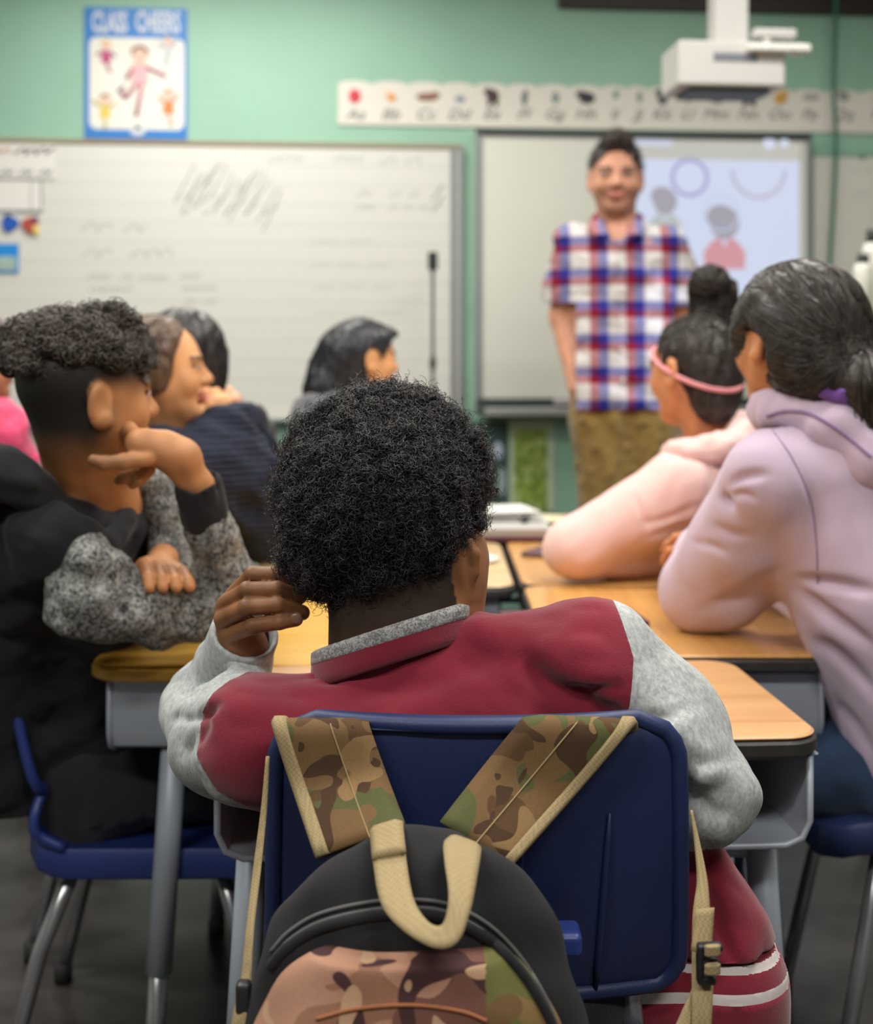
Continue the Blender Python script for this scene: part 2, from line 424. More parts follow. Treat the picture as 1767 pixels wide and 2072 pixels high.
def plaid(name):
    t = NT(name); sp = t.n('ShaderNodeSeparateXYZ'); t.l(t.tc.outputs['Object'], sp.inputs[0])
    W = (.74, .72, .71, 1); Rd = (.36, .02, .045, 1); B = (.045, .055, .36, 1)
    def st(p): return [(0, W), (p, W), (p + .04, Rd), (p + .23, Rd), (p + .27, B), (p + .50, B), (p + .55, W), (.98, W), (1, W)]
    v = stripes(t, t.math('ADD', sp.outputs[0], .028), .116, st(.20)); h = stripes(t, sp.outputs[2], .105, st(.24))
    c = t.mix(.5, v, h); c = t.mix(.55, c, t.mix(1.0, v, h, 'MULTIPLY')); t.col(c); t.set(Roughness=.9, Specular_IOR_Level=.15)
    t.bump(t.noise(14, 3, .45, dist=1), .5, .01); return t.m
# ---------------------------------------------------------------- the room
TH = math.radians(5.0); DW = 5.26; CT, ST = math.cos(TH), math.sin(TH)
def WU(px, py, n=0.0):
    """where a line of sight meets the front wall (n metres in front of it): metres along the wall, height"""
    t = (px - CX) / F; u = (t * (DW - n * CT) - n * ST) / (CT - t * ST); Y = DW + u * ST - n * CT
    return u, CH - (py - HY) * Y / F
def WP(u, n, z): return np.array((u * CT + n * ST, DW + u * ST - n * CT, z))
def wthing(name, px0, py0, px1, py1, n, label, cat, group=None):
    a = WU(px0, (py0 + py1) / 2, n); b = WU(px1, (py0 + py1) / 2, n); m = (px0 + px1) / 2
    z1 = WU(m, py0, n)[1]; z0 = WU(m, py1, n)[1]; uc = (a[0] + b[0]) / 2
    r = empty(name, WP(uc, n, (z0 + z1) / 2), TH, label, cat, group)
    r_w, r_h = b[0] - a[0], z1 - z0
    return r, r_w, r_h, (lambda px, py: (WU(px, py, n)[0] - uc, WU(px, py, n)[1] - (z0 + z1) / 2))
def text_mesh(name, body, size, mat, parent, loc, align='CENTER', depth=.0006, shear=0, sx=1.0, font_bold=0):
    cu = bpy.data.curves.new('t', 'FONT'); cu.body = body; cu.size = size; cu.align_x = align; cu.align_y = 'CENTER'
    cu.extrude = depth; cu.shear = shear; cu.offset = font_bold; cu.resolution_u = 3
    ob = bpy.data.objects.new('t', cu); COL.objects.link(ob)
    dg = bpy.context.evaluated_depsgraph_get(); dg.update()
    me = bpy.data.meshes.new_from_object(ob.evaluated_get(dg))
    bpy.data.objects.remove(ob); bpy.data.curves.remove(cu)
    V = np.zeros(len(me.vertices) * 3); me.vertices.foreach_get('co', V); V = V.reshape(-1, 3)
    V = np.c_[V[:, 0] * sx, -V[:, 2], V[:, 1]] + np.array(loc); me.vertices.foreach_set('co', V.astype(np.float32).ravel())
    me.name = name; me.materials.clear(); me.materials.append(mat)
    o = bpy.data.objects.new(name, me); COL.objects.link(o); o.parent = parent; return o
GREEN = plain('wall_paint', rgb(146, 188, 166), .55, var=.04, vscale=3, bump=.15, bscale=90)
def struct(o): o['kind'] = 'structure'; return o
def wall(name, poly, mat):
    V = np.array(poly, float); return struct(mk(name, V, [[(0, 1, 2, 3)]], mat, smooth=False))
RH = 2.86
m = MB().box((-4.6, 0, 0), (4.6, .12, RH)); o = m.build('wall_front', GREEN); o.location = (0, DW, 0); o.rotation_euler = (0, 0, TH); struct(o)
def fl(u, n): return WP(u, n, 0)
t = NT('floor_tile'); t.col(t.ramp(t.noise(7, 6), [(.35, rgb(50, 46, 45)), (.65, rgb(76, 72, 70))])); t.set(Roughness=.35); FLOOR = t.m
m = MB().box((-4.6, -7.2, -.08), (4.6, 0, 0)); o = m.build('floor', FLOOR); o.location = (0, DW, 0); o.rotation_euler = (0, 0, TH); struct(o)
WHITEP = plain('ceiling_white', rgb(226, 224, 216), .9)
m = MB().box((-4.6, -7.2, RH), (4.6, 0, RH + .08)); o = m.build('ceiling', WHITEP); o.location = (0, DW, 0); o.rotation_euler = (0, 0, TH); struct(o)
SIDE = plain('side_paint', rgb(190, 200, 186), .6)
m = MB().box((-4.72, -7.2, 0), (-4.6, 0, RH)); o = m.build('wall_left', SIDE); o.location = (0, DW, 0); o.rotation_euler = (0, 0, TH); struct(o)
m = MB().box((4.6, -7.2, 0), (4.72, 0, RH)); o = m.build('wall_right', SIDE); o.location = (0, DW, 0); o.rotation_euler = (0, 0, TH); struct(o)
m = MB().box((-4.6, -7.3, 0), (4.6, -7.2, RH)); o = m.build('wall_rear', plain('rear_paint', rgb(120, 120, 118), .7)); o.location = (0, DW, 0); o.rotation_euler = (0, 0, TH); struct(o)
m = MB().box((-4.6, -.012, 0), (4.6, 0, .1)); o = m.build('baseboard_front', plain('base_vinyl', rgb(60, 62, 64), .5)); o.location = (0, DW, 0); o.rotation_euler = (0, 0, TH); struct(o)
# dark wooden rail along the top of the wall
u0, z0 = WU(1132, 3, .03); u1 = 4.4
m = MB().box((u0, -.03, z0 - .022), (u1, 0, z0 + .06), .004); o = m.build('trim_1', plain('rail_wood', rgb(48, 40, 38), .5)); o.location = (0, DW, 0); o.rotation_euler = (0, 0, TH); struct(o)
# ---------------------------------------------------------------- boards
ALU = plain('aluminium', rgb(168, 172, 168), .4, .4); GREYF = plain('grey_frame', rgb(128, 138, 140), .45, .2)
DARKF = plain('dark_frame', rgb(52, 62, 64), .5); BROWNF = plain('brown_rail', rgb(150, 135, 112), .6)
t = NT('lined_whiteboard'); sp = t.n('ShaderNodeSeparateXYZ'); t.l(t.tc.outputs['Object'], sp.inputs[0])
fr = t.math('FRACT', t.math('MULTIPLY', t.math('ADD', sp.outputs[2], 20), 12.6))
t.col(t.ramp(fr, [(0, rgb(214, 214, 206)), (.92, rgb(214, 214, 206)), (.95, rgb(198, 199, 192)), (1, rgb(198, 199, 192))])); t.set(Roughness=.35, Specular_IOR_Level=.4); WBLINED = t.m
WB = plain('whiteboard', rgb(218, 219, 208), .35, spec=.4)
INK = plain('grey_marker', rgb(140, 142, 142), .7); INKB = plain('faded_blue_marker', rgb(152, 160, 174), .7); INKD = plain('dark_marker', rgb(130, 130, 132), .7)
def scrawl(px, py, w, h, seed, words=1):
    """a line of joined handwriting too faint to read: loops and strokes (pixel units of the board)"""
    r = np.random.default_rng(seed); out = []; x = px; gap = 14
    ww = (w - gap * (words - 1)) / words
    for k in range(words):
        n = max(6, int(ww / 3)); t = np.linspace(0, 1, n * 3)
        a = h * .5 * (.45 + .55 * np.abs(np.sin(t * 9 + r.uniform(0, 6))))
        X = x + t * ww + h * .22 * np.cos(t * ww / h * 5.2 + 1); Y = py + a * np.sin(t * ww / h * 5.2) * .8
        out.append(np.c_[X, Y]); x += ww + gap
    return out
def ink(root, conv, lines, mat, r=.0022, name='writing'):
    for L in lines:
        pts = [conv(a, b) for a, b in L]; MB().tube([(u, -.003, z) for u, z in pts], r, 4, False, ref=(0, 1, 0)).build(name, mat, root)
# wide lined whiteboard
r, w, h, cv = wthing('whiteboard', -180, 292, 935, 846, .012, 'wide whiteboard ruled with faint lines and grey handwriting', 'whiteboard')
m = MB().box((-w / 2, -.004, -h / 2), (w / 2, .011, h / 2)); m.build('writing_surface', WBLINED, r)
m = MB().box((-w / 2, -.012, h / 2 - .004), (w / 2, .011, h / 2 + .014), .002); m.build('top_rail', BROWNF, r)
a = cv(912, 560)[0]; MB().box((a, -.014, -h / 2), (a + .022, -.0042, h / 2), .003).build('side_frame', GREYF, r); MB().box((w / 2 - .012, -.014, -h / 2), (w / 2 + .006, .011, h / 2), .003).build('side_frame', GREYF, r)
m = MB().box((-w / 2, -.06, -h / 2 - .014), (w / 2, .011, -h / 2 + .004), .003); m.build('tray', ALU, r)
L = []
rr = np.random.default_rng(4)
for k in range(17):   # the slanting hatch of pen strokes
    x0 = 385 + k * 11; y0 = 332 + 16 * math.sin(k * .9) + k * 2.2; ln = 70 + 20 * math.sin(k * 2.1); L.append([(x0 + 10, y0), (x0 - 8, y0 + ln * .5), (x0 - 30, y0 + ln)])
ink(r, cv, L, INKD, .003, 'writing')
L = scrawl(370, 425, 190, 30, 1, 5) + scrawl(352, 400, 90, 26, 2, 2); ink(r, cv, L, INK, .0026, 'writing')
L = scrawl(545, 322, 70, 16, 3) + scrawl(675, 322, 62, 14, 4) + scrawl(770, 326, 86, 22, 5, 2); ink(r, cv, L, INKB, .0028, 'writing')
L = scrawl(722, 392, 30, 15, 6) + scrawl(790, 394, 60, 15, 7, 2) + scrawl(720, 421, 40, 13, 8) + scrawl(786, 421, 80, 13, 9, 3); ink(r, cv, L, INKD, .0024, 'writing')
ink(r, cv, [[(897, 374), (884, 392), (872, 405)], [(898, 396), (884, 418), (873, 428)]], INKD, .004, 'writing')
L = []
for i, (x, y, ww, hh, n) in enumerate([(163, 460, 60, 24, 1), (250, 462, 46, 24, 1), (165, 512, 58, 24, 1), (265, 512, 90, 22, 1), (176, 560, 48, 13, 1), (244, 560, 24, 12, 1), (282, 562, 58, 13, 1), (365, 558, 42, 12, 1), (182, 586, 86, 10, 1), (366, 584, 74, 11, 1), (372, 610, 66, 12, 2)]):
    L += scrawl(x, y, ww, hh, 20 + i, n)
ink(r, cv, L, INK, .0026, 'writing')
L = []
for i, (x, y, ww, n) in enumerate([(628, 490, 130, 2), (628, 538, 160, 3), (634, 582, 160, 3), (640, 634, 180, 2)]): L += scrawl(x, y, ww, 11, 40 + i, n)
ink(r, cv, L, INKB, .002, 'writing')
# papers, magnets and a card at its far end
PAPER = plain('paper', rgb(226, 224, 218), .8); PINKP = plain('pinkish_paper', rgb(216, 196, 184), .8)
r, w, h, cv = wthing('paper_heading', -60, 291, 112, 360, .022, 'white paper heading with a dark handwritten word atop the calendar sheet', 'paper')
m = MB().box((-w / 2, -.001, -h / 2), (w / 2, .001, h / 2)); m.build('sheet', PAPER, r)
ink(r, cv, scrawl(30, 306, 78, 17, 60, 1), plain('black_marker', rgb(105, 100, 104), .7), .004); ink(r, cv, scrawl(-40, 306, 60, 16, 61, 1), plain('peach_marker', rgb(206, 172, 150), .7), .004)
ink(r, cv, scrawl(0, 349, 105, 12, 62, 3), INKD, .003)
r, w, h, cv = wthing('calendar_sheet', -60, 363, 86, 426, .022, 'pale calendar sheet with a thin grey border under the paper heading', 'paper')
m = MB().box((-w / 2, -.001, -h / 2), (w / 2, .001, h / 2)); m.build('sheet', PAPER, r)
m = MB()
for z in (h / 2, -h / 2): m.box((-w / 2, -.003, z - .003), (w / 2, -.0012, z + .003))
m.box((w / 2 - .006, -.003, -h / 2), (w / 2, -.0012, h / 2)).box((w / 2 - .045, -.003, -h / 2), (w / 2 - .042, -.0012, h / 2)); m.build('border', INK, r)
def blob(px, py, rx, ry, n, label, mat, name, cat, extra=None):
    r, w, h, cv = wthing(name, px - rx, py - ry, px + rx, py + ry, n, label, cat)
    th = np.linspace(0, 2 * math.pi, 17)[:-1]; rad = 1 + .12 * np.sin(th * 3 + px)
    MB().prism(np.c_[np.cos(th) * w / 2 * rad, np.sin(th) * h / 2 * rad], -.006, .004).build('body', mat, r)
    if extra: extra(r, w, h)
    return r
BLUE = plain('strong_blue', rgb(10, 82, 178), .5); REDM = plain('brick_red', rgb(172, 70, 56), .5); YEL = plain('pale_yellow', rgb(222, 206, 112), .5); PURP = plain('dark_purple', rgb(62, 42, 84), .5); SKYB = plain('sky_blue', rgb(12, 136, 214), .5)
def cap(r, w, h): MB().ell((-.1 * w, -.003, .42 * h), (.2 * w, .006, .16 * h)).build('tip', plain('navy', rgb(22, 50, 110), .5), r, smooth=True)
blob(20, 452, 17, 16, .022, 'rounded blue magnet stuck on the whiteboard beside a red and yellow one', BLUE, 'magnet', 'magnet', cap)
def rg(r, w, h):
    MB().ell((.28 * w, -.004, .3 * h), (.2 * w, .006, .2 * h)).build('purple_spot', PURP, r, smooth=True); MB().ell((.32 * w, -.003, -.3 * h), (.2 * w, .006, .36 * h)).build('yellow_spot', YEL, r, smooth=True)
blob(62, 455, 17, 17, .022, 'red magnet with purple and yellow spots on the whiteboard', REDM, 'magnet', 'magnet', rg)
r, w, h, cv = wthing('picture_card', -50, 493, 38, 552, .022, 'blue picture card with a pale landscape strip, low at the end of the whiteboard', 'card')
MB().box((-w / 2, -.001, -h / 2), (w / 2, .001, h / 2)).build('card', SKYB, r); MB().box((-w / 2, -.003, -h * .42), (w / 2 - .008, -.0012, h * .06)).build('landscape', plain('pale_landscape', rgb(160, 184, 176), .7, var=.25, vscale=40), r)
# poster
r, w, h, cv = wthing('poster', 171, 16, 379, 281, .006, 'blue bordered poster with white capital lettering and small cartoon figures, high on the green wall', 'poster', 'wall posters')
MB().box((-w / 2, -.001, -h / 2), (w / 2, .004, h / 2)).build('backing', plain('poster_blue', rgb(28, 118, 196), .45), r)
a, b = cv(181, 75); c, d = cv(373, 264); rrp = rrect(c - a, b - d, .03) + np.array(((a + c) / 2, (b + d) / 2)); MB().prism(rrp, -.0025, -.0012).build('panel', plain('poster_white', rgb(226, 225, 215), .5), r)
PW = plain('poster_letter', rgb(206, 212, 220), .5)
x, z = cv(222, 47); text_mesh('lettering', 'CLASS', .115, PW, r, (x, -.0025, z), sx=.44, font_bold=.004); x, z = cv(320, 47); text_mesh('lettering', 'CHEERS', .115, PW, r, (x, -.0025, z), sx=.44, font_bold=.004)
def fig(cx, cy, s, hair, body, limb, pose):
    """a small generic cartoon child printed on the poster"""
    x, z = cv(cx, cy)
    k = empty('cartoon_figure', (x, 0, z)); k.parent = r
    ppm = .00204 * s
    MB().ell((0, -.003, 22 * ppm), (9 * ppm, .001, 10 * ppm)).build('head', plain('toon_skin', rgb(226, 190, 172), .6), k, smooth=True)
    MB().ell((0, -.0025, 27 * ppm), (11 * ppm, .001, 9 * ppm)).build('hair', hair, k, smooth=True)
    MB().prism(np.array([(-8, 12), (8, 12), (11, -12), (-11, -12)]) * ppm, -.0035, -.0026).build('shirt', body, k)
    for a, b in pose: MB().tube(np.array([(a[0] * ppm, -.003, a[1] * ppm), ((a[0] + b[0]) / 2 * ppm, -.003, (a[1] + b[1]) / 2 * ppm), (b[0] * ppm, -.003, b[1] * ppm)]), 2.6 * ppm, 6).build('limb', limb, k, smooth=True)
tm = lambda n, c: plain(n, c, .6)
fig(215, 115, .95, tm('toon_blond', rgb(222, 192, 128)), tm('toon_magenta', rgb(184, 70, 122)), tm('toon_maroon', rgb(160, 66, 106)), [((-8, 10), (-20, 4)), ((8, 10), (20, 0)), ((0, -12), (8, -32))])
fig(283, 150, 1.6, tm('toon_brown', rgb(140, 96, 84)), tm('toon_pink', rgb(226, 178, 182)), tm('toon_rose', rgb(186, 118, 134)), [((8, 8), (32, -2)), ((-8, 8), (-16, -6)), ((3, -12), (-4, -52)), ((-3, -12), (-18, -30)), ((-18, -30), (-22, -22))])
fig(340, 105, .9, tm('toon_grey', rgb(150, 158, 170)), tm('toon_pale', rgb(198, 202, 206)), tm('toon_slate', rgb(160, 168, 184)), [((-8, 10), (-22, 18)), ((8, 10), (22, 26)), ((0, -12), (-6, -30))])
fig(213, 226, 1.0, tm('toon_dark', rgb(140, 110, 60)), tm('toon_yellow', rgb(218, 196, 86)), tm('toon_gold', rgb(206, 182, 82)), [((-8, 10), (-24, 22)), ((8, 10), (22, 16)), ((0, -12), (0, -32))])
fig(341, 218, 1.05, tm('toon_tan', rgb(196, 146, 120)), tm('toon_orange', rgb(236, 128, 70)), tm('toon_coral', rgb(226, 150, 120)), [((-8, 10), (-20, 20)), ((8, 10), (20, 26)), ((0, -12), (6, -34))])
x, z = cv(279, 268); MB().ell((x, -.003, z), (.03, .001, .014)).build('badge', PW, r, smooth=True); x, z = cv(279, 259); MB().ell((x, -.004, z), (.014, .001, .009)).build('shoe', tm('toon_navy', rgb(52, 66, 100)), r, smooth=True)
x, z = cv(245, 180); MB().tube([(x - .012, -.003, z - .012), (x, -.003, z), (x + .014, -.003, z + .012)], .006, 6).build('shoe', tm('toon_shoe', rgb(110, 100, 98)), r, smooth=True)
# alphabet strip of scalloped cards
CARD = plain('alphabet_card', rgb(222, 218, 208), .75); LET = plain('alphabet_ink', rgb(120, 120, 120), .7)
r, w, h, cv = wthing('alphabet_strip', 684, 170, 1900, 262, .008, 'long white alphabet strip with letter pairs and little pictures above the boards', 'alphabet strip')
edges = [684, 752, 826, 894, 960, 1026, 1088, 1152, 1215, 1268, 1312, 1362, 1414, 1480, 1544, 1606, 1668, 1740, 1815, 1890]
cols = [rgb(206, 60, 74), rgb(222, 154, 86), rgb(140, 100, 84), rgb(142, 152, 172), rgb(78, 60, 60), rgb(104, 124, 124), rgb(136, 152, 146), rgb(58, 54, 62), rgb(128, 160, 136), rgb(140, 160, 148), rgb(82, 96, 92), rgb(150, 112, 72), rgb(54, 52, 72), rgb(64, 54, 54), rgb(204, 156, 70), rgb(170, 168, 162), rgb(150, 150, 146), rgb(200, 196, 180), rgb(120, 130, 140)]
shp = [(12, 14), (9, 8), (22, 8), (11, 7), (13, 14), (6, 15), (8, 12), (17, 12), (6, 8), (6, 12), (11, 15), (10, 11), (19, 11), (17, 12), (13, 13), (18, 8), (12, 10), (16, 12), (12, 10)]
dy = [0, 4, 2, 8, 0, 6, 4, 5, -4, 2, 4, 2, 4, 4, 5, 2, 0, 6, 2]
abc = 'ABCDEFGHIJKLMNOPQRS'
for i in range(19):
    a = cv(edges[i], 210)[0]; b = cv(edges[i + 1], 210)[0]; ww = b - a; c = (a + b) / 2
    th = np.linspace(0, math.pi, 9); top = np.c_[c - np.cos(th) * ww / 2, h / 2 - .026 + .018 * np.sin(th)]
    poly = np.concatenate([[(b, -h / 2), (a, -h / 2)], top]); k = MB().prism(poly, -.001, .002).build('card', CARD, r)
    py = 195 + dy[i] * .7; x, z = cv((edges[i] + edges[i + 1]) / 2 + (4 if i else 0), py); sx, sz = shp[i][0] * .00205, shp[i][1] * .00205
    mt = plain('print_colour', cols[i], .7); q = MB().ell((x, -.003, z), (sx, .001, sz))
    if i % 3 == 1: q.ell((x - sx * .7, -.003, z + sz * .7), (sx * .7, .001, sz * .5))
    if i % 3 == 2: q.ell((x + sx * .7, -.003, z + sz * .5), (sx * .5, .001, sz * .8))
    if i in (4, 13): q.box((x - sx * .8, -.004, z - sz * 1.5), (x - sx * .35, -.002, z)).box((x + sx * .35, -.004, z - sz * 1.5), (x + sx * .8, -.002, z))
    q.build('picture', mt, k, smooth=True)
    x, z = cv((edges[i] + edges[i + 1]) / 2, 232); text_mesh('letters', abc[i] + abc[i].lower(), .062, LET, k, (x, -.0025, z), shear=.35, sx=1.15)
# interactive board
r, w, h, cv = wthing('interactive_board', 962, 268, 1640, 836, .05, 'interactive whiteboard with grey frame and projected cartoon picture, behind the standing man', 'interactive whiteboard')
a, zt = cv(972, 280); b, zb = cv(1630, 806)
MB().box((-w / 2, -.006, -h / 2 + .02), (w / 2, .05, h / 2), .004).build('panel', WB, r)
MB().box((-w / 2, -.02, -h / 2 + .02), (a + .002, -.004, h / 2), .004).build('side_frame', GREYF, r); MB().box((b + .002, -.02, -h / 2 + .02), (w / 2, -.004, h / 2), .004).build('side_frame', GREYF, r)
MB().box((-w / 2, -.022, h / 2 - .022), (w / 2, -.002, h / 2 + .002), .003).build('top_frame', DARKF, r)
x1, z1 = cv(1128, 808); x2, z2 = cv(1380, 835)
MB().box((-w / 2, -.02, zb - .03), (w / 2, -.002, zb + .004), .003).build('bottom_frame', DARKF, r)
MB().box((-w / 2 + .03, -.085, -h / 2 - .006), (w / 2 - .2, -.004, -h / 2 + .026), .006).build('pen_tray', ALU, r)
MB().box((x1 - .02, -.08, z1 - .022), (x1 + .1, -.02, z1 + .006), .004).build('eraser', plain('eraser_grey', rgb(176, 172, 174), .7), r)
# the projected lesson picture, the projector's light put in as glowing material
SCR = emis('projected_white', rgb(206, 214, 236), 1.0)
im = empty('projected_picture'); im.parent = r; im['label'] = 'bright bluish projected picture with circles and cartoon children'
a, zt = cv(1285, 322); b, zb = cv(1617, 760)
MB().box((a, -.0085, zb), (b, -.0065, zt)).build('screen_area', SCR, im)
a2, zt2 = cv(1285, 284); MB().box((a2, -.0085, zt), (b, -.0065, zt2)).build('toolbar', emis('projected_grey', rgb(190, 190, 182), 1.0), im)
for q in (1556, 1586): x, z = cv(q, 290); MB().ell((x, -.009, z), (.026 if q == 1556 else .02, .002, .026 if q == 1556 else .018)).build('button', emis('projected_button', rgb(214, 220, 240), 1.0), im, smooth=True)
x, z = cv(1322, 290); MB().box((x - .08, -.0095, z - .012), (x + .08, -.0086, z + .012)).build('title_field', emis('projected_field', rgb(206, 212, 230), .95), im)
def ring(cx, cy, rp, col, wd=.006):
    x, z = cv(cx, cy); th = np.linspace(0, 2 * math.pi, 41); pts = np.c_[x + np.cos(th) * rp * .00204, np.full(41, -.009), z + np.sin(th) * rp * .00204]
    pts = pts[pts[:, 2] < zt - .002]
    MB().tube(pts, wd, 5, False, ref=(0, 1, 0)).build('ring', col, im)
ring(1395, 360, 36, emis('projected_violet', rgb(160, 156, 204), 1), .009); 
x, z = cv(1534, 345); th = np.linspace(math.pi * 1.0, math.pi * 2.0, 30); MB().tube(np.c_[x + np.cos(th) * .113, np.full(30, -.009), z + np.sin(th) * .113], .008, 5, False, ref=(0, 1, 0)).build('ring', emis('projected_lilac', rgb(186, 178, 200), 1), im)
ring(1458, 432, 36, emis('projected_halo', rgb(186, 202, 230), 1), .005)
HG = emis('projected_head', rgb(164, 160, 172), 1); RS = emis('projected_red', rgb(208, 150, 158), 1); GS = emis('projected_stone', rgb(182, 188, 186), 1)
def kidpic(cx, cy, s, shirt):
    k = empty('cartoon_child'); k.parent = im; x, z = cv(cx, cy); q = .00204 * s
    m = MB().ell((x, -.0095, z), (31 * q, .0008, 34 * q)); m.ell((x - 8 * q, -.0095, z + 14 * q), (30 * q, .0008, 24 * q)); m.build('head', HG, k, smooth=True)
    MB().prism(np.array([(-42, -94), (42, -94), (44, -60), (26, -36), (8, -30), (0, -50), (-8, -30), (-26, -36), (-44, -60)]) * q + np.array((x, z)), -.0100, -.0090).build('jumper', shirt, k)
kidpic(1465, 452, 1.0, RS); kidpic(1345, 408, .8, GS)
# short-throw projector and its bracket
PJ = plain('projector_plastic', rgb(196, 194, 190), .45); PJW = plain('projector_white', rgb(232, 230, 222), .4)
d = 1.5
r, w, h, cv = wthing('projector', 1370, 85, 1586, 176, d, 'boxy white projector hanging on a pole above the interactive whiteboard', 'projector')
MB().box((-w / 2, -.02, -h / 2), (w / 2, .18, h / 2), .01).build('housing', PJ, r)
x0, z0 = cv(1452, 118); x1, z1 = cv(1520, 2); MB().box((x0, .02, z0 - .01), (x1, .10, RH - r.location.z), .006).build('hanging_pole', PJ, r)
xa, za = cv(1506, 103); xb, _ = cv(1628, 103); MB().box((xa, -.06, za - .012), (xb, .0, za + .012), .008).ell((xb - .035, -.03, za - .012), (.012, .015, .010)).build('lens_visor', PJW, r)
xa, za = cv(1518, 72); xb, _ = cv(1604, 72); MB().box((xa, -.04, za - .014), (xb, .0, za + .014), .008).box((xb - .1, -.035, za - .06), (xb - .08, -.01, za), .004).build('bracket_arm', PJ, r)
xa, za = cv(1440, 118); xb, _ = cv(1528, 118); MB().box((xa, -.023, za - .013), (xb, -.019, za + .013), .004).build('name_plate', plain('plate_dark', rgb(112, 116, 126), .6), r)
MB().box((-w / 2 + .04, .01, -h / 2 - .012), (w / 2 - .04, .15, -h / 2 + .001)).build('vent', DARKF, r)
# hanging cable
pts = [WP(*WU(x, y, .10)[:1], .10, WU(x, y, .10)[1]) for x, y in ((1692, 0), (1690, 90), (1688, 180), (1692, 290), (1688, 400), (1680, 530), (1676, 640), (1680, 760))]
pts = np.array([pts[0] + (0, 0, .12)] + pts)
c0 = empty('cable', pts[-1], 0, 'thin dark green cable hanging down in front of the wall beside the interactive whiteboard', 'cable'); mk('cord', *(lambda m: (np.concatenate(m.v), [np.concatenate(a) for a in m.f.values() if a]))(MB().tube(resample(pts, 5), .009, 8)), plain('cable_green', rgb(52, 104, 88), .6), c0)
# second whiteboard beyond the cable
r, w, h, cv = wthing('whiteboard', 1646, 318, 1900, 846, .012, 'narrow plain whiteboard beyond the hanging cable, beside the interactive one', 'whiteboard')
MB().box((-w / 2, -.004, -h / 2), (w / 2, .011, h / 2)).build('writing_surface', WB, r); MB().box((-w / 2, -.01, h / 2), (w / 2, .011, h / 2 + .03), .002).build('top_rail', plain('green_rail', rgb(140, 182, 162), .6), r)
MB().box((-w / 2, -.06, -h / 2 - .014), (w / 2, .011, -h / 2 + .004), .003).build('tray', ALU, r)
ink(r, cv, scrawl(1728, 394, 34, 8, 80, 1) + scrawl(1722, 346, 40, 9, 81, 2), INK, .002); x, z = cv(1741, 316); MB().ell((x, -.012, z), (.014, .008, .01)).build('magnet', plain('magnet_green', rgb(110, 160, 140), .5), r, smooth=True)
# posters low on the wall
r, w, h, cv = wthing('photo_poster', 1031, 848, 1122, 1034, .006, 'tall poster of green foliage with a pale border, low on the wall', 'poster', 'wall posters')
MB().box((-w / 2, -.001, -h / 2), (w / 2, .004, h / 2)).build('border', plain('poster_pale_green', rgb(190, 208, 178), .6), r)
t = NT('foliage_print'); n = t.noise(26, 4); t.col(t.ramp(n, [(.32, rgb(84, 96, 62)), (.46, rgb(132, 160, 62)), (.56, rgb(158, 180, 84)), (.7, rgb(206, 208, 170))])); t.set(Roughness=.5)
MB().box((-w / 2 + .018, -.003, -h / 2), (w / 2 - .03, -.0012, h / 2 - .04)).build('print', t.m, r)
r, w, h, cv = wthing('photo_poster', 940, 852, 1028, 1016, .006, 'dark poster with a pale blue spot, partly behind the big curly hair', 'poster', 'wall posters')
t = NT('dark_print'); n = t.noise(12, 4); t.col(t.ramp(n, [(.3, rgb(38, 52, 52)), (.55, rgb(54, 84, 74)), (.75, rgb(66, 78, 92))])); t.set(Roughness=.5)
MB().box((-w / 2, -.001, -h / 2), (w / 2, .004, h / 2)).build('print', t.m, r)
x, z = cv(1008, 912); MB().ell((x, -.002, z), (.022, .001, .036)).build('pale_spot', plain('spot_blue', rgb(186, 200, 220), .6), r, smooth=True); x, z = cv(1016, 975); MB().ell((x, -.002, z), (.018, .001, .06)).build('pale_spot', plain('spot_grey', rgb(150, 170, 166), .6), r, smooth=True)
# pole standing before the whiteboard
b = WP(WU(876, 600, .3)[0], .3, 0); zt = WU(874, 510, .3)[1]
r = empty('stand_pole', b, 0, 'thin black pole with a thicker black tip standing before the lined whiteboard', 'pole'); BLK = plain('black_metal', rgb(44, 52, 56), .45)
MB().tube([(0, 0, .02), (.0, 0, zt * .5), (0, 0, zt - .05)], .0075, 8).build('pole', BLK, r, smooth=True); MB().box((-.019, -.019, zt - .07), (.019, .019, zt), .006).build('tip', plain('tip_black', rgb(22, 30, 32), .6), r)
z = WU(876, 735, .3)[1]; MB().tube([(0, 0, z - .03), (0, 0, z), (0, 0, z + .03)], [.008, .014, .009], 10).build('clamp', plain('clamp_black', rgb(28, 36, 38), .6), r, smooth=True); MB().lathe((0, 0, 0), [(0.001, 0), (.14, 0), (.14, .012), (.02, .028), (.001, .028)]).build('base', BLK, r, smooth=True)
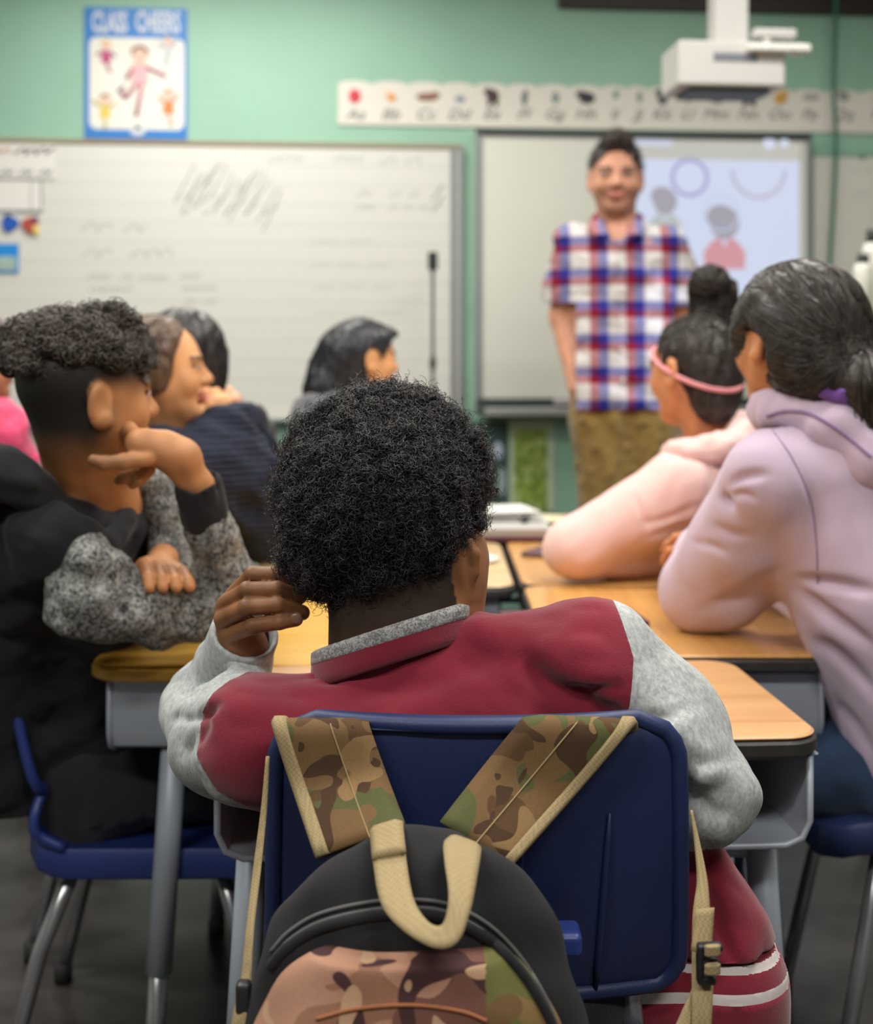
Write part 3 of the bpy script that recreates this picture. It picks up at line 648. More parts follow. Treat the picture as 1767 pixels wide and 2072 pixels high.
# cabinet with bottles at the edge
d = 3.9; c = P(1800, 700, d); zt = P(1750, 640, d)[2]
r = empty('cabinet', (c[0] + .1, d + .15, 0), 0, 'tall pale cupboard at the edge, behind the child in the lavender hoodie', 'cabinet'); CAB = plain('cupboard_pale', rgb(206, 206, 194), .6)
MB().box((-.22, -.2, 0), (.24, .2, zt), .006).build('body', CAB, r); dr = MB().box((-.21, -.215, .06), (.235, -.2, zt - .02), .003).build('door', CAB, r); MB().tube([(-.17, -.235, zt - .5), (-.17, -.24, zt - .44), (-.17, -.235, zt - .38)], .006, 8).build('handle', ALU, dr, smooth=True)
def bottle(px, pyb, pyt, rp, dd, label):
    q = P(px, pyb, dd); hh = (pyb - pyt) * dd / F; rad = rp * dd / F
    k = empty('bottle', (q[0], dd, zt), 0, label, 'bottle', 'bottles on the cupboard'); MB().lathe((0, 0, 0), [(.001, 0), (rad, 0), (rad, hh * .74), (rad * .9, hh * .82), (rad * .5, hh * .86), (.001, hh * .86)]).build('body', plain('bottle_white', rgb(224, 226, 214), .4), k, smooth=True)
    MB().lathe((0, 0, 0), [(.001, hh * .85), (rad * .62, hh * .85), (rad * .62, hh), (.001, hh)]).build('cap', plain('cap_dark', rgb(44, 50, 44), .5), k, smooth=True)
bottle(1747, 640, 514, 19, 3.9, 'white bottle with a flat black cap standing on the pale cupboard, the shorter of two'); bottle(1766, 640, 462, 20, 4.02, 'taller white bottle with a dark brown cap on the pale cupboard')
# ---------------------------------------------------------------- desks
W_OR = wood('oak_laminate', rgb(190, 138, 90), rgb(216, 168, 118), 0); W_OR2 = wood('amber_laminate', rgb(186, 130, 66), rgb(212, 160, 92), 0); W_YE = wood('yellow_laminate', rgb(196, 146, 52), rgb(222, 172, 74), 1)
W_PA = wood('pale_laminate', rgb(196, 164, 116), rgb(216, 190, 146), 1)
EDGE = plain('black_edge', rgb(48, 46, 44), .5, var=.2, vscale=60); STEEL = plain('grey_steel', rgb(172, 180, 192), .42, .15); STEELD = plain('dark_grey_steel', rgb(80, 84, 92), .45, .15)
CHROME = plain('chrome_leg', rgb(176, 178, 182), .25, .7); RUB = plain('rubber', rgb(40, 40, 42), .7)
ZT = .68
def desk(x, y, w, dp, rz, label, top, edge=EDGE, box_w=None, group=None, box=(.0, .0), zb=.54, edge_wood=False, legs=((-1, 0), (1, 0), (-1, 1), (1, 1))):
    """x, y = middle of the front edge; open book box faces the front"""
    r = empty('school_desk', (x, y, 0), rz, label, 'desk', 'classroom desks')
    def slab(w_, d_, rr, za, zb_):
        p = rrect(w_, d_, rr, 8); n = len(p); m = MB()
        pro = [(1, za + .005), (0, za), (0, zb_), (1, zb_ - .002)]
        rings = []
        for ins, z in ((.006, za), (0, za + .006), (0, zb_ - .003), (.003, zb_)):
            s = np.c_[p[:, 0] * (1 - 2 * ins / w_), p[:, 1] * (1 - 2 * ins / d_) + d_ / 2, np.full(n, z)]; rings.append(s)
        V = np.concatenate(rings + [[[0, d_ / 2, za], [0, d_ / 2, zb_]]]); j = np.arange(n); k = (j + 1) % n; fs = []
        for i in range(3): fs.append(np.stack([i * n + j, i * n + k, (i + 1) * n + k, (i + 1) * n + j], -1))
        m.add(V, [np.concatenate(fs), np.concatenate([np.stack([np.full(n, 4 * n), k, j], -1), np.stack([np.full(n, 4 * n + 1), 3 * n + j, 3 * n + k], -1)])]); return m
    t = slab(w - .008, dp - .008, .045, ZT - .008, ZT); o = t.build('desktop', top, r, smooth=True, angle=30); o.location = (0, .004, 0)
    o2 = slab(w, dp, .05, ZT - .028, ZT - .006).build('edge_band', top if edge_wood else edge, r, smooth=True, angle=40)
    # book box of bent steel, open at the front
    bw = box_w or w - .06; th = .004; y0, y1 = .03, dp - .03; zt = ZT - .028
    path = [(-bw / 2 - .012, zt - .002), (-bw / 2, zt - .004), (-bw / 2, zb + .03), (-bw / 2 + .009, zb + .009), (-bw / 2 + .03, zb), (bw / 2 - .03, zb), (bw / 2 - .009, zb + .009), (bw / 2, zb + .03), (bw / 2, zt - .004), (bw / 2 + .012, zt - .002)]
    p = np.array(path); c = np.array((0, zt)); q = p + (c - p) / np.linalg.norm(c - p, axis=1, keepdims=True) * th
    G = np.array([[(a, yy, b) for a, b in s] for s, yy in ((p, y1), (p, y0 + .003), (p * .5 + q * .5, y0), (q, y0 + .003), (q, y1))])
    m = MB().grid(G); m.box((-bw / 2, y1 - th, zb + .002), (bw / 2, y1, zt)); bx = m.build('book_box', STEEL, r, smooth=True, angle=35)
    rim = [(a, y0, b) for a, b in path[1:-1]]; MB().tube(np.array(rim), .0045, 8).build('rolled_rim', STEEL, bx, smooth=True)
    for sx, sy in legs:
        xx = sx * (bw / 2 - .035); yy = .12 if sy == 0 else dp - .09; spl = .03 * sx; fw = -.03 if sy == 0 else .03
        a = np.array((xx, yy, zb - .004)); b = np.array((xx + spl, yy + fw, .0)); mid = a + (b - a) * .62
        l = MB().tube([a, a + (mid - a) * .5, mid], .0195, 14).build('leg', STEEL, r, smooth=True)
        f = MB().tube([mid - (b - a) * .02, (mid + b) / 2, b + (0, 0, .022)], .0148, 12).build('leg_extension', CHROME, l, smooth=True); MB().tube([b + (0, 0, .03), b + (0, 0, .015), b + (0, 0, .003)], .017, 12).build('foot_cap', RUB, l, smooth=True)
    for sy in (0, 1):
        yy = .12 if sy == 0 else dp - .09; a = bw / 2 - .04; MB().tube([(-a, yy, zb - .04), (0, yy, zb - .04), (a, yy, zb - .04)], .009, 8).build('crossbar', STEEL, r, smooth=True)
    return r
fx = lambda px, d: (px - CX) * d / F
d0 = desk(.100, 1.500, .742, .40, math.radians(3.6), 'light oak topped school desk with open book box, in front of the crimson jacket', W_OR, box_w=.716)
# the facing rows: children sit at the outer sides, so each open box faces outwards
d1 = desk(.625, 2.248, .62, .455, math.radians(90), 'amber topped school desk with chipped black edge, under the lavender elbow', W_OR2)
d2 = desk(.625, 2.874, .62, .455, math.radians(90), 'amber topped school desk under the elbow of the child in the pink hoodie', W_OR2)
d3 = desk(-.522, 2.208, .65, .60, math.radians(-90), 'yellow topped school desk with rounded wooden edge, under the grey marled sleeves', W_YE, edge_wood=True)
d4 = desk(-.400, 2.85, .62, .56, math.radians(-90), 'school desk with a pale wood top, behind the boy with the big curly hair', W_PA)
d5 = desk(.28, 3.23, .70, .50, math.radians(2), 'school desk at the far end of the rows, with papers and a notebook on it', W_OR)
# ---------------------------------------------------------------- things lying on the desks
def flat(name, px, py, w, l, th, rz, mat, label, cat, round_=.006, z=ZT):
    d = (CH - z) * F / (py - HY); q = P(px, py, d); r = empty(name, (q[0], q[1], z), rz, label, cat)
    return r
MAROON = plain('maroon_cover', rgb(84, 44, 52), .5); GREYB = plain('grey_cover', rgb(170, 168, 166), .5); CREAM = plain('cream_paper', rgb(216, 206, 170), .8)
r = flat('folder', 1222, 1270, 0, 0, 0, 0, 0, 'maroon folder lying flat on the amber desk behind the crimson shoulder', 'folder'); r.rotation_euler.z = math.radians(8)
MB().box((-.16, -.01, .0), (.078, .11, .012), .004).build('cover', MAROON, r); MB().box((-.155, -.006, .003), (.074, .112, .009)).build('pages', PAPER, r)
r = flat('notebook', 1086, 1128, 0, 0, 0, 0, 0, 'small dark plum notebook on the amber desk, tucked at the pink elbow', 'notebook'); r.rotation_euler.z = math.radians(-28)
MB().box((-.035, -.01, 0), (.14, .1, .012), .003).build('cover', plain('plum_cover', rgb(92, 66, 74), .5), r); MB().box((-.03, -.006, .003), (.136, .102, .009)).build('pages', PAPER, r)
r = flat('paper_plate', 958, 1135, 0, 0, 0, 0, 0, 'round white paper disc on the pale desk, beside the big curly hair', 'paper disc')
MB().lathe((0, 0, 0), [(.001, .002), (.045, .002), (.058, .006), (.058, .008), (.044, .004), (.001, .004)], 28).build('disc', PAPER, r, smooth=True)
r = flat('binder', 1010, 1098, 0, 0, 0, 0, 0, 'grey topped binder with a dark maroon edge lying across the far desks', 'binder'); 
MB().box((-.21, 0, .0), (.135, .3, .016), .003).build('back_cover', MAROON, r); MB().box((-.2, .004, .016), (.13, .295, .03)).build('pages', GREYB, r); MB().box((-.21, 0, .03), (.13, .3, .034), .001).build('front_cover', plain('cover_light', rgb(186, 184, 180), .45), r)
b = r.location; r = empty('paper_stack', (b.x + .0, b.y + .20, ZT + .034), math.radians(4), 'loose white papers fanned on top of the grey binder', 'papers')
for k in range(4): MB().box((-.15, -.08, k * .008), (.10, .1, k * .008 + .0015)).build('sheet', PAPER, r).rotation_euler = (0, 0, .08 * k - .1)
r2 = empty('marker', (b.x + .075, b.y + .13, ZT + .034), math.radians(75), 'short black marker lying beside the loose papers on the binder', 'marker'); MB().tube([(-.025, 0, .009), (0, 0, .009), (.028, 0, .009)], .009, 10).build('barrel', plain('marker_black', rgb(40, 40, 46), .5), r2, smooth=True); MB().tube([(.028, 0, .009), (.035, 0, .009), (.042, 0, .009)], .006, 10).build('cap', plain('marker_grey', rgb(80, 80, 90), .5), r2, smooth=True)
r = empty('open_book', (.275, 3.40, ZT), math.radians(12), 'open cream book on the far desk, behind the pink sleeve', 'book')
th = np.linspace(-1, 1, 15); G = np.array([[(t * .15, y, .004 + .016 * (1 - abs(t)) ** .5 * (abs(t) > .02)) for t in th] for y in (0, .2)]); MB().grid(G).build('pages', CREAM, r, smooth=True); MB().box((-.155, -.004, 0), (.155, .204, .003)).build('cover', MAROON, r)
# ---------------------------------------------------------------- plastic chairs
NAVY = plain('navy_plastic', rgb(32, 45, 86), .48, bump=.12, bscale=500, spec=.45); BLUEP = plain('blue_plastic', rgb(44, 62, 128), .4, bump=.12, bscale=500)
def chair(x, y, rz, label, mat, wt=.385, wb=.405, ztop=.787, zs=.44, group=None, ribs=True, zlow=.5):
    """origin on the floor under the back; the seat runs towards +y"""
    r = empty('school_chair', (x, y, 0), rz, label, 'chair', 'classroom chairs')
    # backrest: a shell with rounded top corners and a lower edge of its own
    nz, nx = 26, 25; zz = np.linspace(zlow + .01, ztop, nz); G = []
    for z in zz:
        t = (z - zlow) / (ztop - zlow); hw = (wb + (wt - wb) * t) / 2
        e = min(ztop - z, z - zlow - .005); cr = .04; hw -= cr - math.sqrt(max(cr * cr - max(cr - e, 0) ** 2, 0))
        u = np.linspace(-1, 1, nx); cv_ = .028 * u ** 2; rec = -.028 * (1 - t) * 0 + .05 * (1 - t) ** 2
        G.append(np.c_[u * hw, rec + cv_, np.full(nx, z)])
    G = np.array(G); N = np.gradient(G, axis=1); M_ = np.gradient(G, axis=0); nn = np.cross(N, M_); nn /= np.linalg.norm(nn, axis=2, keepdims=True) + 1e-9
    b2 = G + nn * -.005; m = MB().grid(G[:, ::-1] if False else G).grid(b2[:, ::-1])
    back = m.build('backrest', mat, r, smooth=True)
    loop = np.concatenate([G[0, :], G[1:, -1], G[-1, ::-1][1:], G[::-1, 0][1:]]) ; loop = loop[np.concatenate([[True], np.linalg.norm(np.diff(loop, axis=0), axis=1) > 1e-4])]
    MB().tube(np.concatenate([loop, loop[:2]]), .0085, 10, False).build('rim', mat, back, smooth=True)
    G2 = [np.c_[np.linspace(-wt / 2 + .042, wt / 2 - .042, 15), np.full(15, yy) + .02 * np.linspace(-1, 1, 15) ** 2, np.full(15, z_)] for yy, z_ in ((-.006, ztop - .004), (.004, ztop + .0055), (.018, ztop + .0055), (.026, ztop - .004))]
    MB().grid(np.array(G2)).build('top_lip', mat, back, smooth=True)
    if ribs:
        for xx in (wt * .335, wt * .12):
            ry = lambda t, x_: .05 * (1 - t) ** 2 + .028 * (x_ / (wt / 2)) ** 2 - .0055
            MB().tube([(xx - .013 * (1 - t), ry(t, xx), zlow + (ztop - zlow) * t) for t in (.70, .6, .45, .3, .15, .04)], [.0012, .003, .0038, .0038, .0038, .002], 8).build('rib', mat, back, smooth=True)
    # seat
    yy = np.linspace(.05, .43, 18); G = []
    for y_ in yy:
        t = (y_ - .05) / .38; u = np.linspace(-1, 1, 21); hw = .2 * (1 - .08 * (1 - t)); e = min(t, 1 - t) * .38; cr = .05; hw -= cr - math.sqrt(max(cr * cr - max(cr - e, 0) ** 2, 0))
        z_ = zs + .012 * u ** 4 + .02 * max(0, 1 - t * 5) ** 2 - .022 * max(0, t * 6 - 5) ** 2 - .008 * np.exp(-((u / .5) ** 2)); G.append(np.c_[u * hw, np.full(21, y_), z_])
    G = np.array(G); m = MB().grid(G).grid((G - (0, 0, .006))[:, ::-1]); seat = m.build('seat', mat, r, smooth=True)
    loop = np.concatenate([G[0, :], G[1:, -1], G[-1, ::-1][1:], G[::-1, 0][1:]]) - (0, 0, .012); loop = loop[np.concatenate([[True], np.linalg.norm(np.diff(loop, axis=0), axis=1) > 1e-4])]
    sk = [loop + (0, 0, .012), loop + (0, 0, .004), loop + (0, 0, -.03), loop + (0, 0, -.034), loop + (0, 0, -.03)]
    ctr = np.array((0, .24)); off = [0, .004, .005, .002, -.004]
    sk = [np.c_[ctr + (q[:, :2] - ctr) * (1 + o_ / .2), q[:, 2]] for q, o_ in zip(sk, off)]; sk = np.array([np.concatenate([q, q[:1]]) for q in sk]); MB().grid(sk).build('rim', mat, seat, smooth=True)
    if not ribs:
        cg = []
        for y_, z_, hw in ((.050, zlow + .012, wb / 2 - .035), (.052, zlow - .02, wb / 2 - .012), (.060, (zlow + zs) / 2, .195), (.078, zs + .02, .192), (.11, zs + .003, .19)):
            u = np.linspace(-1, 1, 21); cg.append(np.c_[u * hw, y_ + .028 * u ** 2 * max(0, (z_ - zs - .02) / .09), np.full(21, z_) + .012 * u ** 4 * (z_ < zs + .03)])
        cg = np.array(cg); m = MB().grid(cg).grid((cg + (0, -.005, -.004))[:, ::-1]); m.build('seat_curve', mat, r, smooth=True)
        for e_ in (0, -1): MB().tube(resample(cg[:, e_], 4) , .0085, 8).build('side_rim', mat, r, smooth=True)
    for sx in (-1, 1):
        MB().tube(resample(([(sx * .150, .066, .60), (sx * .155, .085, .50), (sx * .16, .10, zs - .01)] if ribs else [(sx * .15, .10, zs - .03)]) + [(sx * .15, .18, zs - .027), (sx * .15, .34, zs - .027)], 4), .0115, 12).build('frame_tube', CHROME, r, smooth=True)
        for ya, yb, k in ((.12, .02, 0), (.34, .42, 1)):
            l = MB().tube([(sx * .15, ya, zs - .022), (sx * .172, ya * .5 + yb * .5, .22), (sx * .186, yb, .02)], .0125, 12).build('leg', CHROME, r, smooth=True); MB().tube([(sx * .185, yb, .035), (sx * .186, yb, .015), (sx * .187, yb, .002)], .0165, 12).build('foot_cap', RUB, l, smooth=True)
    MB().tube([(-.165, .1, .33), (0, .1, .33), (.165, .1, .33)], .008, 10).build('stretcher', CHROME, r, smooth=True)
    return r
chA = chair(fx(968, 1.2), 1.195, 0, 'navy plastic school chair with the backpack hung over its back', NAVY)
MB().box((.062, -.036, .585), (.094, .0, .607), .006).build('bracket', BLUEP, chA)
chB = chair(-.69, 2.13, math.radians(-87), 'blue plastic school chair under the boy resting his chin on his hand', BLUEP, ribs=False, zs=.37, zlow=.46, ztop=.74)
chH = chair(1.02, 2.04, math.radians(86), 'dark blue plastic school chair under the child in the lavender hoodie', NAVY, ribs=False)
chC = chair(-.80, 2.58, math.radians(-84), 'blue school chair under the child in the navy knitted jumper', BLUEP, ribs=False)
chG = chair(1.00, 2.80, math.radians(80), 'dark blue school chair under the child in the pink hoodie', NAVY, ribs=False)
chD = chair(-.86, 3.06, math.radians(-80), 'school chair under the dark haired child with a hand at the mouth', BLUEP, ribs=False)
chE = chair(-.46, 3.62, math.radians(-58), 'school chair under the child with long black hair by the whiteboard', NAVY, ribs=False)
chI = chair(-1.30, 3.02, math.radians(-27), 'school chair under the child in the bright pink top', BLUEP, ribs=False)
# ---------------------------------------------------------------- backpack
CAMO = camo('camouflage_strap', rgb(116, 90, 60), [(rgb(88, 90, 56), .54, .75), (rgb(92, 68, 46), .57, 1.1), (rgb(76, 56, 40), .60, 1.6), (rgb(140, 112, 76), .62, 1.2)], 17)
CAMOP = camo('camouflage_pocket', rgb(168, 126, 104), [(rgb(142, 102, 82), .56, 1.0), (rgb(112, 76, 66), .56, .9), (rgb(70, 46, 46), .57, .9), (rgb(180, 146, 116), .63, 1.5)], 16, seedloc=(.6, .3, 0))
CAMOG = camo('camouflage_side', rgb(132, 108, 68), [(rgb(104, 104, 58), .54, .8), (rgb(112, 88, 56), .6, 1.2)], 18)
TAN = webbing('tan_webbing', rgb(156, 138, 102)); BAGK = cloth('black_canvas', rgb(38, 38, 40), bump=.3, fold=.4, fscale=14, sheen=.05); THR = plain('grey_thread', rgb(92, 92, 92), .9); THRT = plain('tan_thread', rgb(150, 132, 92), .9)
bag = empty('backpack', (fx(845, 1.08), 1.08, .28), 0, 'black backpack with camouflage straps and tan webbing, hanging on the navy chair', 'backpack')
A = Field((-.22, .90, .26), (.20, 1.22, .78), .004)
c = P(842, 2080, 1.085); A.ell(c, (.143, .078, .17), k=.03); A.cone(c + (-.07, .0, -.05), c + (-.085, 0, -.25), .07, .075, .05); A.cone(c + (.07, .0, -.05), c + (.085, 0, -.25), .07, .075, .05); A.cone(c + (0, -.0, -.05), c + (0, 0, -.25), .075, .08, .05); A.half((0, 0, .30), (0, 0, -1), .01); A.half((0, 1.178, 0), (0, 1, .02), .02)
A.cone(P(835, 1712, 1.12), P(905, 1712, 1.12), .012, .012, .03)
A.disp(lambda Q: .003 * noise(Q, (.09, .09, .06), 5)); bagV, bagF = A.mesh(); mk('body', bagV, [bagF], BAGK, bag)
A = Field((-.20, .86, .26), (.18, 1.14, .66), .004); c2 = P(822, 2115, 1.02); A.ell(c2, (.122, .045, .10), k=.01); A.cone(c2 + (-.06, 0, -.02), c2 + (-.06, 0, -.16), .048, .046, .04); A.cone(c2 + (.06, 0, -.02), c2 + (.06, 0, -.16), .048, .046, .04); A.cone(c2 + (0, 0, -.02), c2 + (0, 0, -.16), .05, .048, .04); A.disp(lambda Q: .002 * noise(Q, .07, 6)); V, Q = A.mesh()
X = V[Q].mean(1); side = X[:, 0] > fx(985, 1.0); pk = mk('front_pocket', V, [Q[~side]], CAMOP, bag); mk('pocket_side', V, [Q[side]], CAMOG, pk)
bv = BVHTree.FromPolygons([tuple(v) for v in np.concatenate([bagV, V])], [tuple(int(a) for a in q) for q in np.concatenate([bagF, Q + len(bagV)])])
def onbag(px, py, off=.002):
    dr = Vector(P(px, py, 1.0)) - Vector((0, 0, CH)); h = bv.ray_cast(Vector((0, 0, CH)), dr.normalized()); return np.array(h[0] - dr.normalized() * off) if h[0] else None
def seam(pts, rad, mat, name, parent, off=.0015, dash=False):
    q = [onbag(a, b, off) for a, b in resample([(a, b, 0) for a, b in pts], 12)[:, :2]]; q = np.array([a for a in q if a is not None])
    m = MB()
    if dash:
        for i in range(0, len(q) - 2, 2): m.tube(q[i:i + 2], rad, 5)
    else: m.tube(q, rad, 6)
    o = mk(name, np.concatenate(m.v), [np.concatenate(a) for a in m.f.values() if a], mat, parent); return o
arc = [(548, 1925), (585, 1885), (650, 1848), (760, 1824), (860, 1822), (930, 1838), (1000, 1880), (1060, 1945), (1105, 2020), (1125, 2068)]
seam(arc, .0016, THR, 'stitching', bag); seam([(a + (2 if a < 900 else -6), b + 16) for a, b in arc], .0016, THR, 'stitching', bag); seam([(a, b + 30) for a, b in arc], .005, BAGK, 'piping', bag, .001)
seam([(640, 2062), (720, 2042), (830, 2034), (930, 2046), (985, 2066)], .0016, plain('orange_thread', rgb(150, 92, 54), .8), 'pocket_stitching', pk, .001)
def strap(name, Lp, Rp, mat, th=.007, bind=None):
    A_ = [P(*p) for p in Lp]; B_ = [P(*p) for p in Rp]; m = MB().ribbon(A_, B_, th); o = mk(name, np.concatenate(m.v), [np.concatenate(a) for a in m.f.values() if a], mat, bag); return o, np.array(A_), np.array(B_)
def slab(name, A_, B_, th, mat, par): m = MB().ribbon(A_, B_, th); return mk(name, np.concatenate(m.v), [np.concatenate(a) for a in m.f.values() if a], mat, par)
tow = np.array((0, -.004, .0015))
sL, a, b = strap('shoulder_strap', [(578, 1530, 1.235), (566, 1480, 1.222), (557, 1461, 1.203), (556, 1476, 1.182), (596, 1600, 1.172), (642, 1736, 1.122)], [(752, 1530, 1.235), (750, 1480, 1.222), (748, 1461, 1.203), (750, 1474, 1.182), (784, 1570, 1.172), (822, 1670, 1.122)], CAMO)
slab('binding', a - .02 * (b - a) + tow * 0, a + .155 * (b - a), .0105, TAN, sL); mid = a + .6 * (b - a); m = MB().tube(resample(mid + (0, -.0042, .001), 6), .0008, 5); mk('stitch_line', m.v[0], m.f[4] and [m.f[4][0], m.f[3][0]], THRT, sL)
sR, a, b = strap('shoulder_strap', [(1068, 1520, 1.235), (1064, 1470, 1.222), (1060, 1452, 1.203), (1046, 1466, 1.182), (968, 1562, 1.172), (890, 1662, 1.135)], [(1290, 1530, 1.235), (1288, 1480, 1.222), (1284, 1461, 1.203), (1268, 1482, 1.182), (1155, 1615, 1.172), (1032, 1754, 1.125)], CAMO)
slab('binding', a + .87 * (b - a), a + 1.02 * (b - a), .0105, TAN, sR); mid = a + .5 * (b - a); m = MB().tube(resample(mid + (0, -.0042, .001), 6), .0008, 5); mk('stitch_line', m.v[0], m.f[4] and [m.f[4][0], m.f[3][0]], THRT, sR)
hd, a, b = strap('grab_handle', [(750, 1690, 1.085), (755, 1745, 1.045), (772, 1830, .995), (818, 1884, .965), (880, 1918, .945), (926, 1906, .945), (952, 1842, .965), (966, 1772, 1.0), (974, 1722, 1.04), (972, 1712, 1.075)], [(816, 1664, 1.085), (822, 1735, 1.045), (836, 1815, .998), (860, 1858, .972), (884, 1874, .96), (900, 1862, .96), (908, 1810, .975), (900, 1745, 1.01), (898, 1706, 1.045), (912, 1690, 1.075)], TAN, .0045)
slab('stitched_tab', [P(748, 1682, 1.082), P(753, 1738, 1.045)], [P(815, 1662, 1.082), P(822, 1724, 1.045)], .009, TAN, hd)
strap('side_webbing', [(538, 1530, 1.19), (528, 1640, 1.175), (512, 1760, 1.15), (498, 1880, 1.115), (486, 1990, 1.09), (468, 2072, 1.07), (462, 2200, 1.07)], [(546, 1530, 1.19), (540, 1640, 1.172), (528, 1760, 1.145), (514, 1880, 1.11), (508, 1990, 1.085), (500, 2072, 1.065), (496, 2200, 1.065)], TAN, .004)
sw, a, b = strap('side_webbing', [(1396, 1640, 1.2), (1404, 1700, 1.185), (1410, 1780, 1.16), (1402, 1850, 1.14), (1400, 1960, 1.12), (1400, 2072, 1.1), (1390, 2200, 1.1)], [(1402, 1640, 1.2), (1416, 1700, 1.185), (1432, 1780, 1.16), (1438, 1850, 1.14), (1444, 1960, 1.12), (1440, 2072, 1.1), (1430, 2200, 1.1)], TAN, .004)
slab('webbing_end', [P(1408, 1840, 1.125), P(1398, 1925, 1.11)], [P(1446, 1836, 1.125), P(1440, 1930, 1.11)], .006, TAN, sw)
BUK = plain('buckle_plastic', rgb(40, 40, 42), .4)
def bx(px0, py0, px1, py1, d, th): a = P(px0, py1, d); b = P(px1, py0, d); return a - (0, th / 2, 0), b + (0, th / 2, 0)
m = MB(); [m.box(*bx(*q, 1.108, .012), .003) for q in ((1418, 1908, 1462, 1922), (1412, 1938, 1456, 1952), (1414, 1972, 1448, 1990), (1410, 1908, 1424, 1990))]; mk('strap_buckle', np.concatenate(m.v), [np.concatenate(a) for a in m.f.values() if a], BUK, sw)
slab('webbing_end', [P(1405, 1990, 1.12), P(1360, 2090, 1.1)], [P(1418, 1990, 1.12), P(1398, 2090, 1.1)], .004, TAN, sw)
[slab('webbing_loop', [P(1426, y_, 1.096), P(1426, y_ + 20, 1.096)], [P(1458, y_ - 2, 1.096), P(1458, y_ + 18, 1.096)], .006, TAN, sw) for y_ in (1914, 1952)]
m = MB().box(*bx(478, 1985, 508, 2050, 1.075, .014), .004); mk('strap_buckle', np.concatenate(m.v), [np.concatenate(a) for a in m.f.values() if a], BUK, bag)
# ---------------------------------------------------------------- people
Z = np.array((0, 0, 1.0))
SKIN = vcol('skin'); DENIM = cloth('blue_denim', rgb(44, 62, 88), var=.25, vscale=14, fold=.5, bump=.5); DENIMK = cloth('dark_denim', rgb(46, 46, 52), var=.2, fold=.5, bump=.5)
SHOE = plain('shoe_dark', rgb(52, 46, 42), .6); SOLE = plain('shoe_sole', rgb(170, 164, 156), .7)
def frame(f, u=(0, 0, 1)):
    f = nrm(f); r = nrm(np.cross(f, u)); u = np.cross(r, f); return np.stack([r, f, u], 1)
def yaw(deg, pitch=0, roll=0):
    """deg clockwise from straight away from the camera; pitch up; roll = top of head towards the person's right"""
    a, p, q = map(math.radians, (deg, pitch, roll)); f = np.array((math.sin(a) * math.cos(p), math.cos(a) * math.cos(p), math.sin(p)))
    M = frame(f); r, ff, u = M.T; u2 = u * math.cos(q) + r * math.sin(q); r2 = r * math.cos(q) - u * math.sin(q); return np.stack([r2, ff, u2], 1)
